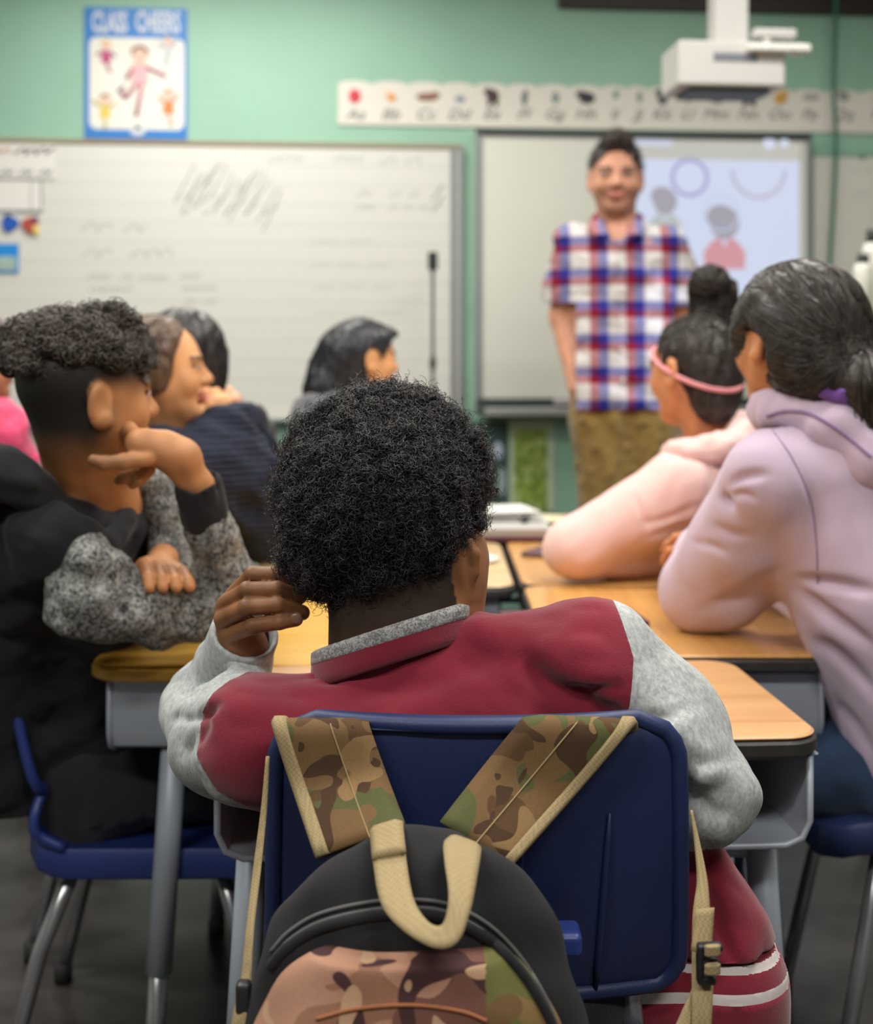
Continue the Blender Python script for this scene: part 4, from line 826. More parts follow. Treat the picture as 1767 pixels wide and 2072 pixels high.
class Head:
    def __init__(s, C, M, H): s.C = np.asarray(C, float); s.M = M; s.H = H
    def p(s, r, f, u): return s.C + s.M @ (np.array((r, f, u)) * s.H)
    def loc(s, V): return (np.asarray(V) - s.C) @ s.M / s.H
    def sdf(s, A, child=True, nose=1.0, ears=True, jaw=1.0):
        H = s.H; k = .02
        E = lambda c, r, kk=.08, op='u', Rm=None: A.ell(s.p(*c), np.array(r) * H, s.M if Rm is None else s.M @ Rm, kk * H, op)
        Cn = lambda a, b, ra, rb, kk=.06, op='u': A.cone(s.p(*a), s.p(*b), ra * H, rb * H, kk * H, op)
        E((0, -.04, .13), (.335, .42, .365)); E((0, .12, -.06), (.285, .265, .37), .1)
        Cn((0, .17, -.28), (0, .27, -.405), .15, .085 * jaw, .1)
        for q in (-1, 1):
            Cn((q * .235, -.0, -.16), (q * .08, .26, -.395), .085, .07 * jaw, .1); E((q * .165, .235, -.11), (.115, .11, .12), .09)
            E((q * .155, .425, .03), (.075, .06, .05), .07, 's'); E((q * .15, .315, .02), (.07, .065, .065), .02)
            Cn((q * .07, .375, .105), (q * .23, .33, .10), .032, .02, .05)
        Cn((0, .37, .04), (0, .455, -.10), .035, .052 * nose, .05); E((0, .40, -.115), (.088 * nose, .06, .045), .04)
        E((0, .362, -.222), (.115, .055, .03), .03); E((0, .352, -.272), (.10, .055, .036), .03); Cn((-.1, .41, -.247), (0, .43, -.244), .006, .008, .02, 's'); Cn((.1, .41, -.247), (0, .43, -.244), .006, .008, .02, 's')
        E((0, .345, -.32), (.08, .03, .02), .03, 's')
        if ears:
            for q in (-1, 1):
                tl = np.array([[math.cos(.35 * q), -math.sin(.35 * q), 0], [math.sin(.35 * q), math.cos(.35 * q), 0], [0, 0, 1]])
                E((q * .352, -.06, -.02), (.04, .095, .145), .03, 'u', tl); E((q * .40, -.045, -.015), (.04, .055, .095), .03, 's', tl); E((q * .355, -.02, -.12), (.03, .05, .05), .03)
    def paint(s, V, col, skin, lips=None, brow=None, eyes=True, scalp=None, scalp_col=None, beard=None):
        q = s.loc(V); inh = (np.abs(q) < .85).all(1)
        col = col.copy()
        def blend(m, c, a=1.0):
            m = np.clip(m, 0, 1)[:, None] * a; col[:] = col * (1 - m) + np.array(c) * m
        if beard is not None:
            m = np.clip((-.10 - q[:, 2]) / .08, 0, 1) * np.clip((q[:, 1] - .0) / .1, 0, 1) * np.clip((.62 + q[:, 2]) / .15, 0, 1); blend(m * inh, beard, .65)
        if lips is not None:
            m = ((q[:, 0] / .12) ** 2 + ((q[:, 2] + .248) / .055) ** 2 < 1) & (q[:, 1] > .33); blend(m * 1.0 * inh, lips)
        if brow is not None:
            m = (np.abs(q[:, 2] - .115 + .3 * (np.abs(q[:, 0]) - .15) ** 2 * 4) < .024) & (np.abs(q[:, 0]) > .06) & (np.abs(q[:, 0]) < .24) & (q[:, 1] > .22); blend(m * 1.0 * inh, brow)
        if eyes:
            ex = np.abs(q[:, 0]) - .15; m = (ex / .068) ** 2 + ((q[:, 2] - .02) / .032) ** 2 < 1; m &= q[:, 1] > .3
            blend(m * .8, (.36, .30, .26)); m2 = m & (ex ** 2 + (q[:, 2] - .02) ** 2 < .030 ** 2); blend(m2 * 1.0, (.02, .014, .01))
            m3 = (np.abs(((ex / .075) ** 2 + ((q[:, 2] - .024) / .04) ** 2) - 1.05) < .22) & (q[:, 1] > .28) & (q[:, 2] > .02); blend(m3 * 1.0, (.03, .02, .015))
        if scalp is not None: blend(scalp(q) * inh, scalp_col)
        return col
def sm(a, b, x): t = np.clip((x - a) / (b - a), 0, 1); return t * t * (3 - 2 * t)
def c4(A, a, b, k=.02, op='u'):
    return A.cone(P(*a[:3]), P(*b[:3]), a[3] * a[2] / F, b[3] * b[2] / F, k, op)
def finger(A, pts, r0, r1, k=.003):
    n = len(pts); rs = np.linspace(r0, r1, n); A.chain(pts, rs, k)
    for p_, r_ in zip(pts[1:-1], rs[1:-1]): A.ell(p_, (r_ * 1.06,) * 3, None, k)
def hand(A, wr, d, nb, L, side=1, curl=(.5, .7, .5), spread=.10, thumb=(.7, .35), r=.0078, nails=None):
    """relaxed hand: d towards the fingertips, nb out of the back of the hand, side +1 = thumb on d x nb"""
    d = nrm(d); nb = nrm(nb - d * d.dot(nb)); l = np.cross(d, nb) * side; tips = []
    for i, (off, s_) in enumerate(((.20, .93), (.07, 1.0), (-.07, .95), (-.19, .78))):
        mc = wr + d * L * .43 * (1 - .02 * abs(i - 1)) + l * off * L; A.cone(wr + d * L * .06 + l * off * L * .45, mc, r * 1.35, r * 1.2, .012)
        dd = nrm(d + l * spread * (1.5 - i) * .6); pts = [mc]; a = 0
        for sg, cv in zip((.25, .165, .12), curl):
            a += cv * (1 + .12 * i); pts.append(pts[-1] + (dd * math.cos(a) - nb * math.sin(a)) * sg * L * s_)
        finger(A, pts, r * 1.08, r * .78); tips.append(pts)
    t0 = wr + d * L * .10 + l * L * .17; t1 = t0 + (d * math.cos(thumb[0]) + l * math.sin(thumb[0]) - nb * .25) * L * .24; t2 = t1 + nrm(d * math.cos(thumb[1]) + l * math.sin(thumb[1]) - nb * .3) * L * .17; t3 = t2 + nrm(d * math.cos(thumb[1] - .25) + l * math.sin(thumb[1] - .25) - nb * .4) * L * .13
    A.cone(wr + d * L * .05 + l * L * .06, t1, r * 1.5, r * 1.25, .012); finger(A, [t1, t2, t3], r * 1.2, r * .85); return tips
def sit(hip, fdir, spread=.085, thigh=.37, shin=.38, zk=.47):
    fdir = nrm((fdir[0], fdir[1], 0)); r = np.array((fdir[1], -fdir[0], 0)); hip = np.asarray(hip, float); out = []
    for q in (-1, 1):
        h = hip + r * q * spread; k = h + fdir * thigh + (0, 0, zk - hip[2]); a = k + (0, 0, -shin) - fdir * .02; a[2] = .085; out.append((h, k, a))
    return out
def legs(A, LG, rs, k=.02):
    for h, kn, a in LG: A.chain([h, kn, a], rs, k)
    A.cone(LG[0][0], LG[1][0], rs[0], rs[0], .04)
def shoes(root, LG, fdir, mat=SHOE):
    fdir = nrm((fdir[0], fdir[1], 0)); r = np.array((fdir[1], -fdir[0], 0)); M = np.stack([r, fdir, Z], 1)
    for h, kn, a in LG:
        A = Field(a + (-.2, -.2, -.09), a + (.2, .2, .08), .006); c = np.array((a[0], a[1], .045)); A.ell(c + fdir * .06, (.042, .12, .04), M, .01); A.cone(c - fdir * .01, c + (0, 0, .05) - fdir * .015, .042, .044, .03); A.half((0, 0, .006), (0, 0, -1), .003); V, Q = A.mesh(); s_ = mk('shoe', V, [Q], mat, root)
        B = Field(a + (-.2, -.2, -.1), a + (.2, .2, .0), .005); B.ell(np.array((a[0], a[1], .02)) + fdir * .055, (.047, .13, .05), M, 0); B.half((0, 0, .022), (0, 0, 1), .003); B.half((0, 0, .003), (0, 0, -1), .002); V, Q = B.mesh(); mk('sole', V, [Q], SOLE, s_)
def crease(V, Fq, lines, keep_front=True):
    """press folds into cloth: each line is (points as sighted in the photo, half width px, depth m)"""
    N = vnormals(V, Fq); x = V[:, 0] * F / V[:, 1] + CX; y = HY + (CH - V[:, 2]) * F / V[:, 1]; fr = np.clip(-N[:, 1] * 2, 0, 1) if keep_front else 1.0
    out = V.copy()
    for pts, w, dp in lines:
        p = resample([(a, b, 0) for a, b in pts], 6)[:, :2]; d = np.full(len(V), 1e9); tt = np.zeros(len(V)); n = len(p)
        for i in range(n - 1):
            ab = p[i + 1] - p[i]; t = np.clip(((x - p[i, 0]) * ab[0] + (y - p[i, 1]) * ab[1]) / (ab @ ab), 0, 1); dd = np.hypot(x - p[i, 0] - t * ab[0], y - p[i, 1] - t * ab[1]); m = dd < d; d = np.where(m, dd, d); tt = np.where(m, (i + t) / (n - 1), tt)
        g = np.exp(-(d / w) ** 2) * np.sin(np.clip(tt, .02, .98) * math.pi) ** .5 * dp * fr; out -= N * g[:, None]
    return out
def finish(A, name, mat, parent, disp=None, col=None, smooth=1, keep=None):
    if disp: A.disp(disp)
    V, Q = A.mesh(smooth)
    if keep is not None: Q = Q[keep(V[Q].mean(1))]
    return mk(name, V, [Q], mat, parent, True, True, col(V) if col else None), V, Q
def base(V, c): return np.tile(np.array(c[:3], np.float32), (len(V), 1))
def mottle(V, col, amt=.10, sc=.035, seed=2): return col * (1 + amt * noise(V.T, sc, seed))[:, None]
def fold(amp, sc, seed, aniso=(1, 1, 1)): return lambda Q: amp * (noise(Q, np.array(aniso) * sc, seed) - .6 * np.abs(noise(Q, np.array(aniso) * sc * .55, seed + 1)))
def upper(A, J, g, k=.03, torso=True, rs=(.06, .048, .036), arms=True):
    """torso, sleeves and shoulders grown by g metres over the body"""
    r = np.array((J['f'][1], -J['f'][0], 0)); m = J.get('m', (J['shL'] + J['shR']) / 2); hp = J['hip']
    if torso:
        A.cone(J['shL'], J['shR'], .052 + g, .052 + g, .03)
        for q in (-1, 1): A.cone(m + r * q * .065 + (0, 0, -.09), hp + r * q * .06 + (0, 0, .02), .078 + g, .088 + g, .07)
        A.cone(m + (0, 0, -.01), m + (0, 0, -.12), .06 + g, .09 + g, .05)
    for s_ in 'LR' if arms else '':
        if 'path' + s_ in J: A.chain(J['path' + s_], [rs[1] + g] * (len(J['path' + s_]) - 1) + [rs[2] + g], .02)
        elif 'el' + s_ in J: A.chain([J['sh' + s_], J['el' + s_], J['wr' + s_]], [x + g for x in rs], .02)
def person(name, label, J, hd, skin, paint, bounds, h=.0045, extra=None, pants=DENIMK, neck=.052, lower=True, shoe=SHOE, fine=None, rs=(.046, .036, .025), handL=None, neck_from=(0, -.07, -.2)):
    root = empty(name, (J['hip'][0], J['hip'][1], 0), 0, label, 'person', 'children at the desks')
    A = Field(bounds[0], bounds[1], h); hd.sdf(A); m = (J['shL'] + J['shR']) / 2
    A.cone(hd.p(*neck_from), m + (0, 0, .015), neck, neck * 1.08, .03); upper(A, J, -.012, rs=rs)
    LG = sit(J['hip'], J['f'], zk=J.get('zk', .47)) if 'legs' not in J else J['legs']
    legs(A, LG, (.062, .048, .034))
    if extra: extra(A)
    def col(V): return hd.paint(V, mottle(V, base(V, skin)), skin, **paint)
    V, Q = A.mesh(1)
    if fine:
        fb, fh, fn = fine; B = Field(fb[0], fb[1], fh); fn(B); Vh, Qh = B.mesh(0); Q = np.concatenate([Q, Qh + len(V)]); V = np.concatenate([V, Vh])
    body = mk('body', V, [Q], SKIN, root, True, True, col(V))
    lo = np.min([np.min(l, 0) for l in LG], 0) - .14; hi = np.max([np.max(l, 0) for l in LG], 0) + .16; lo[2] = .05
    B = Field(lo, hi, .006); legs(B, LG, (.088, .068, .056)); B.ell(J['hip'] + (0, 0, .03), (.12, .12, .085), None, .05); finish(B, 'trousers', pants, root, fold(.004, .09, 3)); shoes(root, LG, J['f'], shoe)
    return root, body, V, Q
# ================================================================ A: boy seen from behind, big curly hair, red jacket with grey sleeves
SK_A = rgb(136, 93, 61)
shL, shR = P(520, 1475, 1.30), P(1180, 1335, 1.33)
elL, wrL = P(430, 1452, 1.52), P(492, 1290, 1.425)
elR, wrR = P(1432, 1608, 1.30), P(1330, 1570, 1.52)
JA = dict(f=np.array((.0, 1, 0)), hip=np.array((.05, 1.36, .50)), shL=shL, shR=shR, elL=elL, wrL=wrL, elR=elR, wrR=wrR)
hA = Head(P(800, 1105, 1.375), yaw(22, 0, -8), .208)
def handA(A):
    D = 1.40; q = lambda a, b, d=D: P(a, b, d)
    # back of the hand towards the camera, fingers reaching into the hair, index uppermost
    palm = [q(476, 1205, 1.405), q(455, 1228, 1.395), q(452, 1256, 1.392), q(462, 1284, 1.398)]
    for p_ in palm: A.cone(q(500, 1318, 1.42), p_, .018, .0098, .008)
    A.cone(q(470, 1225, 1.40), q(474, 1290, 1.405), .0135, .015, .01)
    rr = .0088
    F4 = [[q(476, 1200, 1.402), q(512, 1163, 1.385), q(552, 1163, 1.38), q(592, 1182, 1.39)], [q(456, 1222, 1.392), q(500, 1194, 1.37), q(560, 1192, 1.366), q(606, 1208, 1.38)], [q(450, 1252, 1.388), q(500, 1228, 1.36), q(562, 1224, 1.358), q(612, 1240, 1.372)], [q(462, 1284, 1.392), q(512, 1266, 1.362), q(566, 1258, 1.357), q(599, 1253, 1.362)]]
    for i, pts in enumerate(F4): finger(A, pts, rr * 1.10, rr * (.95 if i < 3 else .9), .0012)
    t = [q(500, 1300, 1.44), q(545, 1260, 1.46), q(590, 1225, 1.46)]; finger(A, t, .012, .009)
    A.chain([wrL, q(500, 1305, 1.418)], [.023, .021], .012)
rootA = empty('person', (.05, 1.36, 0), 0, 'boy with big curly black hair in a crimson jacket, seen from behind', 'person', 'children at the desks')
A = Field((-.40, 1.14, .0), (.52, 1.84, 1.10), .0032)
hA.sdf(A); A.cone(P(805, 1190, 1.375), P(800, 1330, 1.365), .074, .072, .03); A.cone(P(905, 1130, 1.38), P(880, 1260, 1.36), .045, .05, .03)
A.cone(shL + (0, .05, -.02), shR + (0, .05, -.02), .034, .034, .02); A.cone(P(850, 1520, 1.38), P(880, 1900, 1.37), .07, .09, .04); A.chain([shL + (0, .05, -.02), P(470, 1485, 1.38), elL, wrL], [.04, .042, .032, .023], .01); A.chain([shR + (0, .03, -.02), elR, wrR], [.042, .034, .024], .01); LGA = sit(JA['hip'], JA['f']); legs(A, LGA, (.062, .048, .034)); A.chain([P(928, 1100, 1.338), P(950, 1098, 1.332), P(962, 1120, 1.33), P(960, 1160, 1.33), P(946, 1196, 1.332), P(926, 1212, 1.338)], [.004, .0052, .0056, .0054, .005, .0055], .004); A.cone(P(932, 1115, 1.345), P(926, 1200, 1.345), .011, .009, .01); hand(A, wrR + nrm(wrR - elR) * .0, wrR - elR, Z, .15, -1)
def scalp_shadeA(q): return np.maximum(sm(-.18, .0, q[:, 2]), sm(-.80, -.3, q[:, 2]) * sm(.10, -.12, q[:, 1]) * .9) * (np.abs(q[:, 0]) < .36)  # hair fade at the nape, carried down to paint the neck's shade in too
def colA(V):
    c = mottle(V, base(V, SK_A), .12, .03); c = hA.paint(V, c, SK_A, lips=rgb(110, 70, 62)[:3], brow=(.01, .008, .007), scalp=scalp_shadeA, scalp_col=(.012, .01, .009))
    # knuckles darker, nail of the little finger paler
    for a in ((505, 1168, 1.382), (498, 1198, 1.368), (500, 1230, 1.358), (512, 1268, 1.36)):
        m = np.exp(-((V - P(*a)) ** 2).sum(1) / .010 ** 2)[:, None]; c = c * (1 - .45 * m)
    m = (((V - P(600, 1251, 1.357)) ** 2).sum(1) < .0065 ** 2)[:, None]; c = np.where(m, np.array(rgb(150, 112, 92)[:3]), c); return c
B = Field((-.40, 1.30, .78), (-.12, 1.50, .92), .002); handA(B); Vh, Qh = B.mesh(0); V, Q = A.mesh(1); Q = np.concatenate([Q, Qh + len(V)]); V = np.concatenate([V, Vh]); bodyA = mk('body', V, [Q], SKIN, rootA, True, True, colA(V))
m = MB().ell(P(599, 1252, 1.3535), (.0068, .0022, .0058)); mk('fingernail', m.v[0], [m.f[4][0], m.f[3][0]], plain('nail', rgb(140, 104, 84), .3), bodyA)
# jacket: one surface, split into body panel and sleeves along the armhole seams
A = Field((-.40, 1.12, .30), (.52, 1.66, .96), .0034)
c4(A, (545, 1498, 1.31, 104), (800, 1478, 1.31, 104), .012); c4(A, (800, 1478, 1.31, 104), (1160, 1360, 1.33, 118), .012); c4(A, (1050, 1322, 1.335, 86), (1190, 1314, 1.335, 92), .012); c4(A, (660, 1432, 1.34, 70), (540, 1462, 1.33, 84), .012)
c4(A, (700, 1448, 1.33, 84), (830, 1432, 1.34, 90), .012); c4(A, (720, 1424, 1.33, 86), (840, 1380, 1.33, 92), .012); c4(A, (840, 1380, 1.33, 92), (975, 1320, 1.335, 80), .012)
A.ell(P(890, 1720, 1.33), (.172, .105, .20), None, .03); A.ell(P(880, 1520, 1.33), (.17, .085, .085), None, .03); c4(A, (560, 1510, 1.31, 104), (670, 1620, 1.31, 104), .02)
A.ell(P(910, 1950, 1.35), (.15, .12, .16), None, .05)
flare = [((1290, 1540, 1.35, 84), (1405, 1800, 1.35, 78)), ((1405, 1800, 1.35, 80), (1448, 1890, 1.35, 96)), ((1448, 1890, 1.35, 96), (1472, 2000, 1.35, 110))]
for a, b in flare: c4(A, a, b, .03)
# sleeves
c4(A, (1210, 1352, 1.33, 128), (1330, 1460, 1.32, 118), .03); c4(A, (1330, 1460, 1.32, 118), (1430, 1612, 1.30, 92), .03); A.cone(elR, wrR, .046, .036, .02)
c4(A, (505, 1490, 1.31, 118), (470, 1485, 1.38, 112), .03); A.cone(P(470, 1485, 1.38), elL, .058, .045, .03); A.chain([elL, wrL], [.048, .037], .02)
A.cone(P(415, 1475, 1.44), P(400, 1425, 1.50), .04, .042, .02)
for a, b, r_, k in (((402, 1380, 1.41, 0), (470, 1400, 1.39, 0), .008, .03), ((380, 1460, 1.38, 0), (450, 1440, 1.36, 0), .007, .03)): A.cone(P(*a[:3]), P(*b[:3]), r_, r_, k, 's')
# folds across the back and at the right armpit
for a, b, r_ in (((1420, 1560, 1.245), (1370, 1480, 1.25), .012),): A.cone(P(*a), P(*b), r_, r_ * .7, .03)
A.cone(wrL, wrL + nrm(wrL - elL) * .1, .033, .045, .004, 's')
A.half((0, 0, CH - (1972 - HY) * 1.27 / F), (0, 0, -1), .003); A.disp(fold(.0025, .10, 21)); V, Q = A.mesh(2)
V = crease(V, Q, [([(1060, 1335), (1110, 1385), (1180, 1425), (1262, 1462)], 24, .016), ([(1150, 1405), (1215, 1400), (1262, 1385)], 14, .006), ([(560, 1322), (600, 1345), (640, 1352)], 8, .012), ([(610, 1352), (640, 1372), (690, 1380)], 9, .006), ([(700, 1400), (850, 1385), (1000, 1340)], 26, .005), ([(345, 1400), (400, 1395), (470, 1372)], 12, .010), ([(350, 1455), (400, 1450), (440, 1425)], 10, .010), ([(372, 1530), (410, 1480), (415, 1450)], 12, .006), ([(1390, 1530), (1430, 1545), (1480, 1530)], 20, .007), ([(1300, 1455), (1350, 1450), (1400, 1430)], 16, .006), ([(1400, 1600), (1440, 1640), (1480, 1650)], 16, .006), ([(1430, 1700), (1450, 1850), (1490, 1960)], 16, .008)])
px = V[:, 0] * F / V[:, 1] + CX; py = HY + (CH - V[:, 2]) * F / V[:, 1]
def segd(V, a, b): ab = b - a; t = np.clip(((V - a) @ ab) / (ab @ ab), 0, 1); return np.linalg.norm(V - a - t[:, None] * ab, axis=1)
armR = np.array([fx(x, 1.31) for x in np.interp(py, [1180, 1222, 1330, 1450, 1560, 1640, 1700], [1238, 1246, 1271, 1256, 1320, 1420, 1470])]); sR_ = V[:, 0] - armR
dfl = np.minimum(segd(V, P(*flare[0][0][:3]), P(*flare[0][1][:3])) - .041, segd(V, P(*flare[1][0][:3]), P(*flare[1][1][:3])) - .047); dar = np.minimum(segd(V, elR, P(1330, 1460, 1.32)) - .052, segd(V, elR, wrR) - .042); sR_ = np.where((py > 1470), np.where(px > 1258, dfl - dar, -1), sR_)
armL = np.array([fx(x, 1.31) for x in np.interp(py, [1300, 1372, 1400, 1440, 1530, 1600, 1650, 1700], [560, 470, 440, 416, 412, 455, 540, 600])]); sL_ = armL - V[:, 0]
fl_ = segd(V, elL, wrL) < .058; sL_ = np.where(fl_ & (V[:, 0] < fx(590, 1.42)), 1, sL_); sL_ = np.where(py > 1680, -1, sL_)
for s_, sg in ((sR_, 1), (sL_, -1)):
    m = (np.abs(s_) < .0024) & (V[:, 1] < 1.36) & (py < 1460 if sg == 1 else py < 1640); V[m, 0] -= sg * s_[m] * (1 if sg == 1 else 1)
fr_ = (sR_[Q].mean(1) > 0) & (V[Q].mean(1)[:, 0] > .1); fl2 = (sL_[Q].mean(1) > 0) & (V[Q].mean(1)[:, 0] < .0)
RED = cloth('crimson_fleece', rgb(124, 34, 50), var=.10, vscale=30, bump=.45, bscale=520, sheen=.35, fold=.10, fscale=22); GRH = heather('grey_fleece', rgb(146, 150, 150), rgb(192, 196, 195), 240, .3, (1, 1, .6), w=(.34, .66)); RIB = heather('grey_rib', rgb(112, 112, 114), rgb(176, 176, 174), 500, .5, (1, 1, 1)); WHT = plain('white_rib', rgb(200, 190, 188), .9)
jk = mk('jacket', V, [Q[~fr_ & ~fl2]], RED, rootA); mk('sleeve', V, [Q[fr_]], GRH, jk); mk('sleeve', V, [Q[fl2]], GRH, jk)
# rib collar and the raised seam below it
th = np.linspace(0, 2 * math.pi, 60); cc = P(800, 1288, 1.365); ex = nrm(P(960, 1236, 1.365) - P(640, 1338, 1.365)); ey = nrm(np.array((.05, 1, -.205)))
# a standing band: lower ring and upper ring
low_ = np.array([cc + ex * .092 * math.cos(t) + ey * .090 * math.sin(t) + (0, 0, -.028) for t in th]); up_ = low_ * .0 + np.array([cc + ex * .089 * math.cos(t) + ey * .086 * math.sin(t) + (0, 0, .008) for t in th])
m = MB().ribbon(low_, up_, .007, 1); mk('collar', np.concatenate(m.v), [np.concatenate(a) for a in m.f.values() if a], RED, jk)
m = MB().ribbon(up_ + (0, 0, .004), up_ + (0, 0, -.0085) + (low_ - up_) * .15, .0095, 1); mk('collar_rib', m.v[0], [m.f[4][0]], RIB, jk); [mk('rib_edge', m.v[0], [m.f[4][0]], WHT, jk) for m in (MB().tube(up_ * 1.0 + (0, -.003, -.009), .0022, 6, False),)]
# waistband with two white stripes
zz = lambda py_: CH - (py_ - HY) * 1.27 / F
A = Field((-.22, 1.14, .25), (.52, 1.62, .56), .0045); A.cone(P(1470, 1990, 1.35), P(1478, 2120, 1.35), .0615, .062, .02); A.cone(P(760, 1990, 1.36), P(1440, 1990, 1.36), .09, .07, .03); A.half((0, 0, zz(1974)), (0, 0, 1), .004); A.half((0, 0, .30), (0, 0, -1), .004); V, Q = A.mesh()
for zb_ in (1982, 1997, 2030, 2050): m = np.abs(V[:, 2] - zz(zb_)) < .0026; V[m, 2] = zz(zb_)
zc = V[Q].mean(1)[:, 2]; st = ((zc < zz(1982)) & (zc > zz(1997))) | ((zc < zz(2030)) & (zc > zz(2050))); wb = mk('waistband', V, [Q[~st]], RED, jk); mk('white_stripes', V, [Q[st]], WHT, wb)
A = Field((-.40, 1.30, .70), (-.10, 1.6, .95), .003); a = wrL - nrm(wrL - elL) * .035; b = wrL + nrm(wrL - elL) * .012; A.cone(a, b, .0395, .0385, .0); A.cone(a, b + nrm(b - a) * .05, .031, .034, .002, 's'); A.half(b, b - a, .003); finish(A, 'cuff', GRH, jk)
B = Field((-.2, 1.2, .05), (.3, 1.9, .62), .006); legs(B, LGA, (.09, .068, .056)); B.ell(JA['hip'], (.14, .13, .09), None, .05); finish(B, 'trousers', DENIMK, rootA); shoes(rootA, LGA, JA['f'])
# hair: a full rounded mass of tight curls
A = Field((-.26, 1.18, .78), (.20, 1.60, 1.19), .004); D = 1.395
A.ell(P(772, 990, D), (.103, .118, .096), None, .03)
for x, y, r_, dd in ((735, 880, 84, 1.37), (862, 888, 80, 1.38), (635, 1000, 66, 1.37), (922, 950, 60, 1.38), (700, 1075, 118, 1.36), (900, 1020, 80, 1.38), (775, 1130, 96, 1.35), (660, 1125, 76, 1.36), (845, 1085, 98, 1.35), (675, 920, 78, 1.38), (780, 1010, 170, 1.36), (795, 860, 72, 1.38), (950, 965, 32, 1.40)): A.ell(P(x, y, dd), (r_ * dd / F,) * 3, None, .02)
A.ell(P(950, 1170, 1.36), (.034, .06, .05), None, .02, 's'); A.cone(P(965, 1130, 1.36), P(985, 1300, 1.36), .022, .05, .01, 's')
A.disp(lambda Q: .0045 * noise(Q, .038, 31) + .003 * noise(Q, .016, 32)); hv, hq = A.mesh(); hn = vnormals(hv, hq)
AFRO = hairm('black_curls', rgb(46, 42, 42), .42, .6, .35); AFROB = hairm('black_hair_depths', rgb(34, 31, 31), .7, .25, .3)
hb = mk('hair', hv, [hq], AFROB, rootA)
vis = (hn[:, 1] < .55)
cv_, cq_ = curls(hv, hn, 15500, .0030, .012, 2.0, .00048, 15, .55, 41, vis); cw, cx_ = curls(hv, hn, 2600, .0042, .024, 2.6, .00040, 20, 1.1, 42, vis)
Vj, Fj = join((cv_, cq_), (cw, cx_)); o = mk('curls', Vj, Fj, AFRO, hb); o['kind'] = 'stuff'
# ================================================================ B: boy in profile, chin on hand, dark sweatshirt with grey marled sleeves
DARKC = cloth('charcoal_sweatshirt', rgb(40, 40, 44), var=.15, bump=.35, fold=.5, fscale=10, sheen=.08)
MARL = heather('grey_marl', rgb(52, 54, 55), rgb(158, 158, 154), 190, .5, w=(.40, .64))
fB = nrm((.93, .36, 0)); hB = Head(P(176, 806, 1.84), yaw(53, 2, 2), .220)
shRB, shLB = P(110, 1090, 1.82), P(285, 1030, 2.10)
elRB, wrRB = P(474, 1195, 1.88), P(402, 985, 1.81)
elLB, wrLB = P(440, 1180, 2.10), P(330, 1132, 1.94)
JB = dict(pathR=[P(130, 1140, 1.88), P(180, 1205, 1.80), P(305, 1236, 1.835), elRB, wrRB], f=fB, zk=.44, m=P(150, 1060, 2.06), hip=np.array((-.60, 2.14, .45)), shL=shLB, shR=shRB, elL=elLB, wrL=wrLB, elR=elRB, wrR=wrRB)
SK_B = rgb(184, 128, 84)
def handsB(A):
    q = lambda a, b, d=1.79: P(a, b, d)
    # right hand: palm under the jaw, thumb stretched back below the ear, fingers curled against the cheek
    A.cone(wrRB, q(352, 920, 1.79), .0245, .0245, .02); A.cone(q(372, 925, 1.79), q(290, 905, 1.775), .025, .021, .015); A.cone(q(330, 900, 1.79), q(280, 892, 1.775), .02, .016, .015)
    finger(A, [q(300, 926, 1.765), q(250, 934, 1.752), q(212, 937, 1.745), q(189, 931, 1.742)], .0125, .0082)
    for i in range(4):
        finger(A, [q(286 + i * 12, 890 + i * 9, 1.785), q(262 + i * 9, 868 + i * 12, 1.795), q(252 + i * 9, 880 + i * 12, 1.815)], .0105, .0085)
    for i in range(2): finger(A, [q(300 - i * 30, 950, 1.80), q(282 - i * 30, 968 - 4 * i, 1.795), q(270 - i * 28, 978 - 8 * i, 1.80)], .011, .0085)
    # left hand lying over the right sleeve
    k = q(322, 1140, 1.905); A.cone(wrLB, k, .024, .02, .015)
    for i in range(4):
        x = 288 + i * 27; y = 1142 + i * 5
        A.cone(k, q(x, y, 1.868), .015, .0095, .006); finger(A, [q(x, y, 1.862), q(x + 6, y + 8, 1.828), q(x + 13, y + 28 - 2 * i, 1.803), q(x + 15, y + 48 - 6 * i, 1.793)], .0098, .0082, .001)
    finger(A, [q(298, 1142, 1.88), q(276, 1158, 1.85), q(270, 1178, 1.835)], .012, .009)
def hairB(q):
    e = ((np.abs(q[:, 0]) - .38) / .075) ** 2 + ((q[:, 1] + .05) / .13) ** 2 + ((q[:, 2] + .02) / .18) ** 2
    return np.maximum(sm(-.02, .20, q[:, 2]) * sm(.38, .24, q[:, 1]), sm(-.56, -.14, q[:, 2]) * sm(.12, -.10, q[:, 1])) * sm(.8, 1.2, e)
rB, bodyB, _, _ = person('person', 'boy with short curls and faded sides, resting his chin on one hand', JB, hB, SK_B, dict(lips=rgb(160, 96, 80)[:3], brow=(.02, .014, .01), scalp=hairB, scalp_col=(.016, .013, .011)), ((-.82, 1.60, .0), (-.02, 2.34, 1.24)), h=.004, fine=(((-.58, 1.68, .76), (-.28, 2.0, 1.06)), .0026, handsB), neck=.060, rs=(.05, .042, .032))
A = Field((-.92, 1.55, .42), (.04, 2.34, 1.02), .0045)
upper(A, JB, .006, arms=False)
A.cone(shRB, shLB, .062, .062, .03); c4(A, (110, 1090, 1.84, 84), (70, 1130, 1.88, 112), .03); c4(A, (60, 1130, 1.91, 116), (-10, 1350, 2.0, 120), .04); c4(A, (-10, 1350, 2.0, 120), (10, 1600, 2.05, 130), .04); c4(A, (180, 1080, 2.06, 84), (110, 1400, 2.12, 90), .05); c4(A, (180, 1040, 1.96, 60), (120, 1050, 1.88, 60), .03); c4(A, (20, 1000, 1.86, 70), (40, 1120, 1.9, 100), .03)
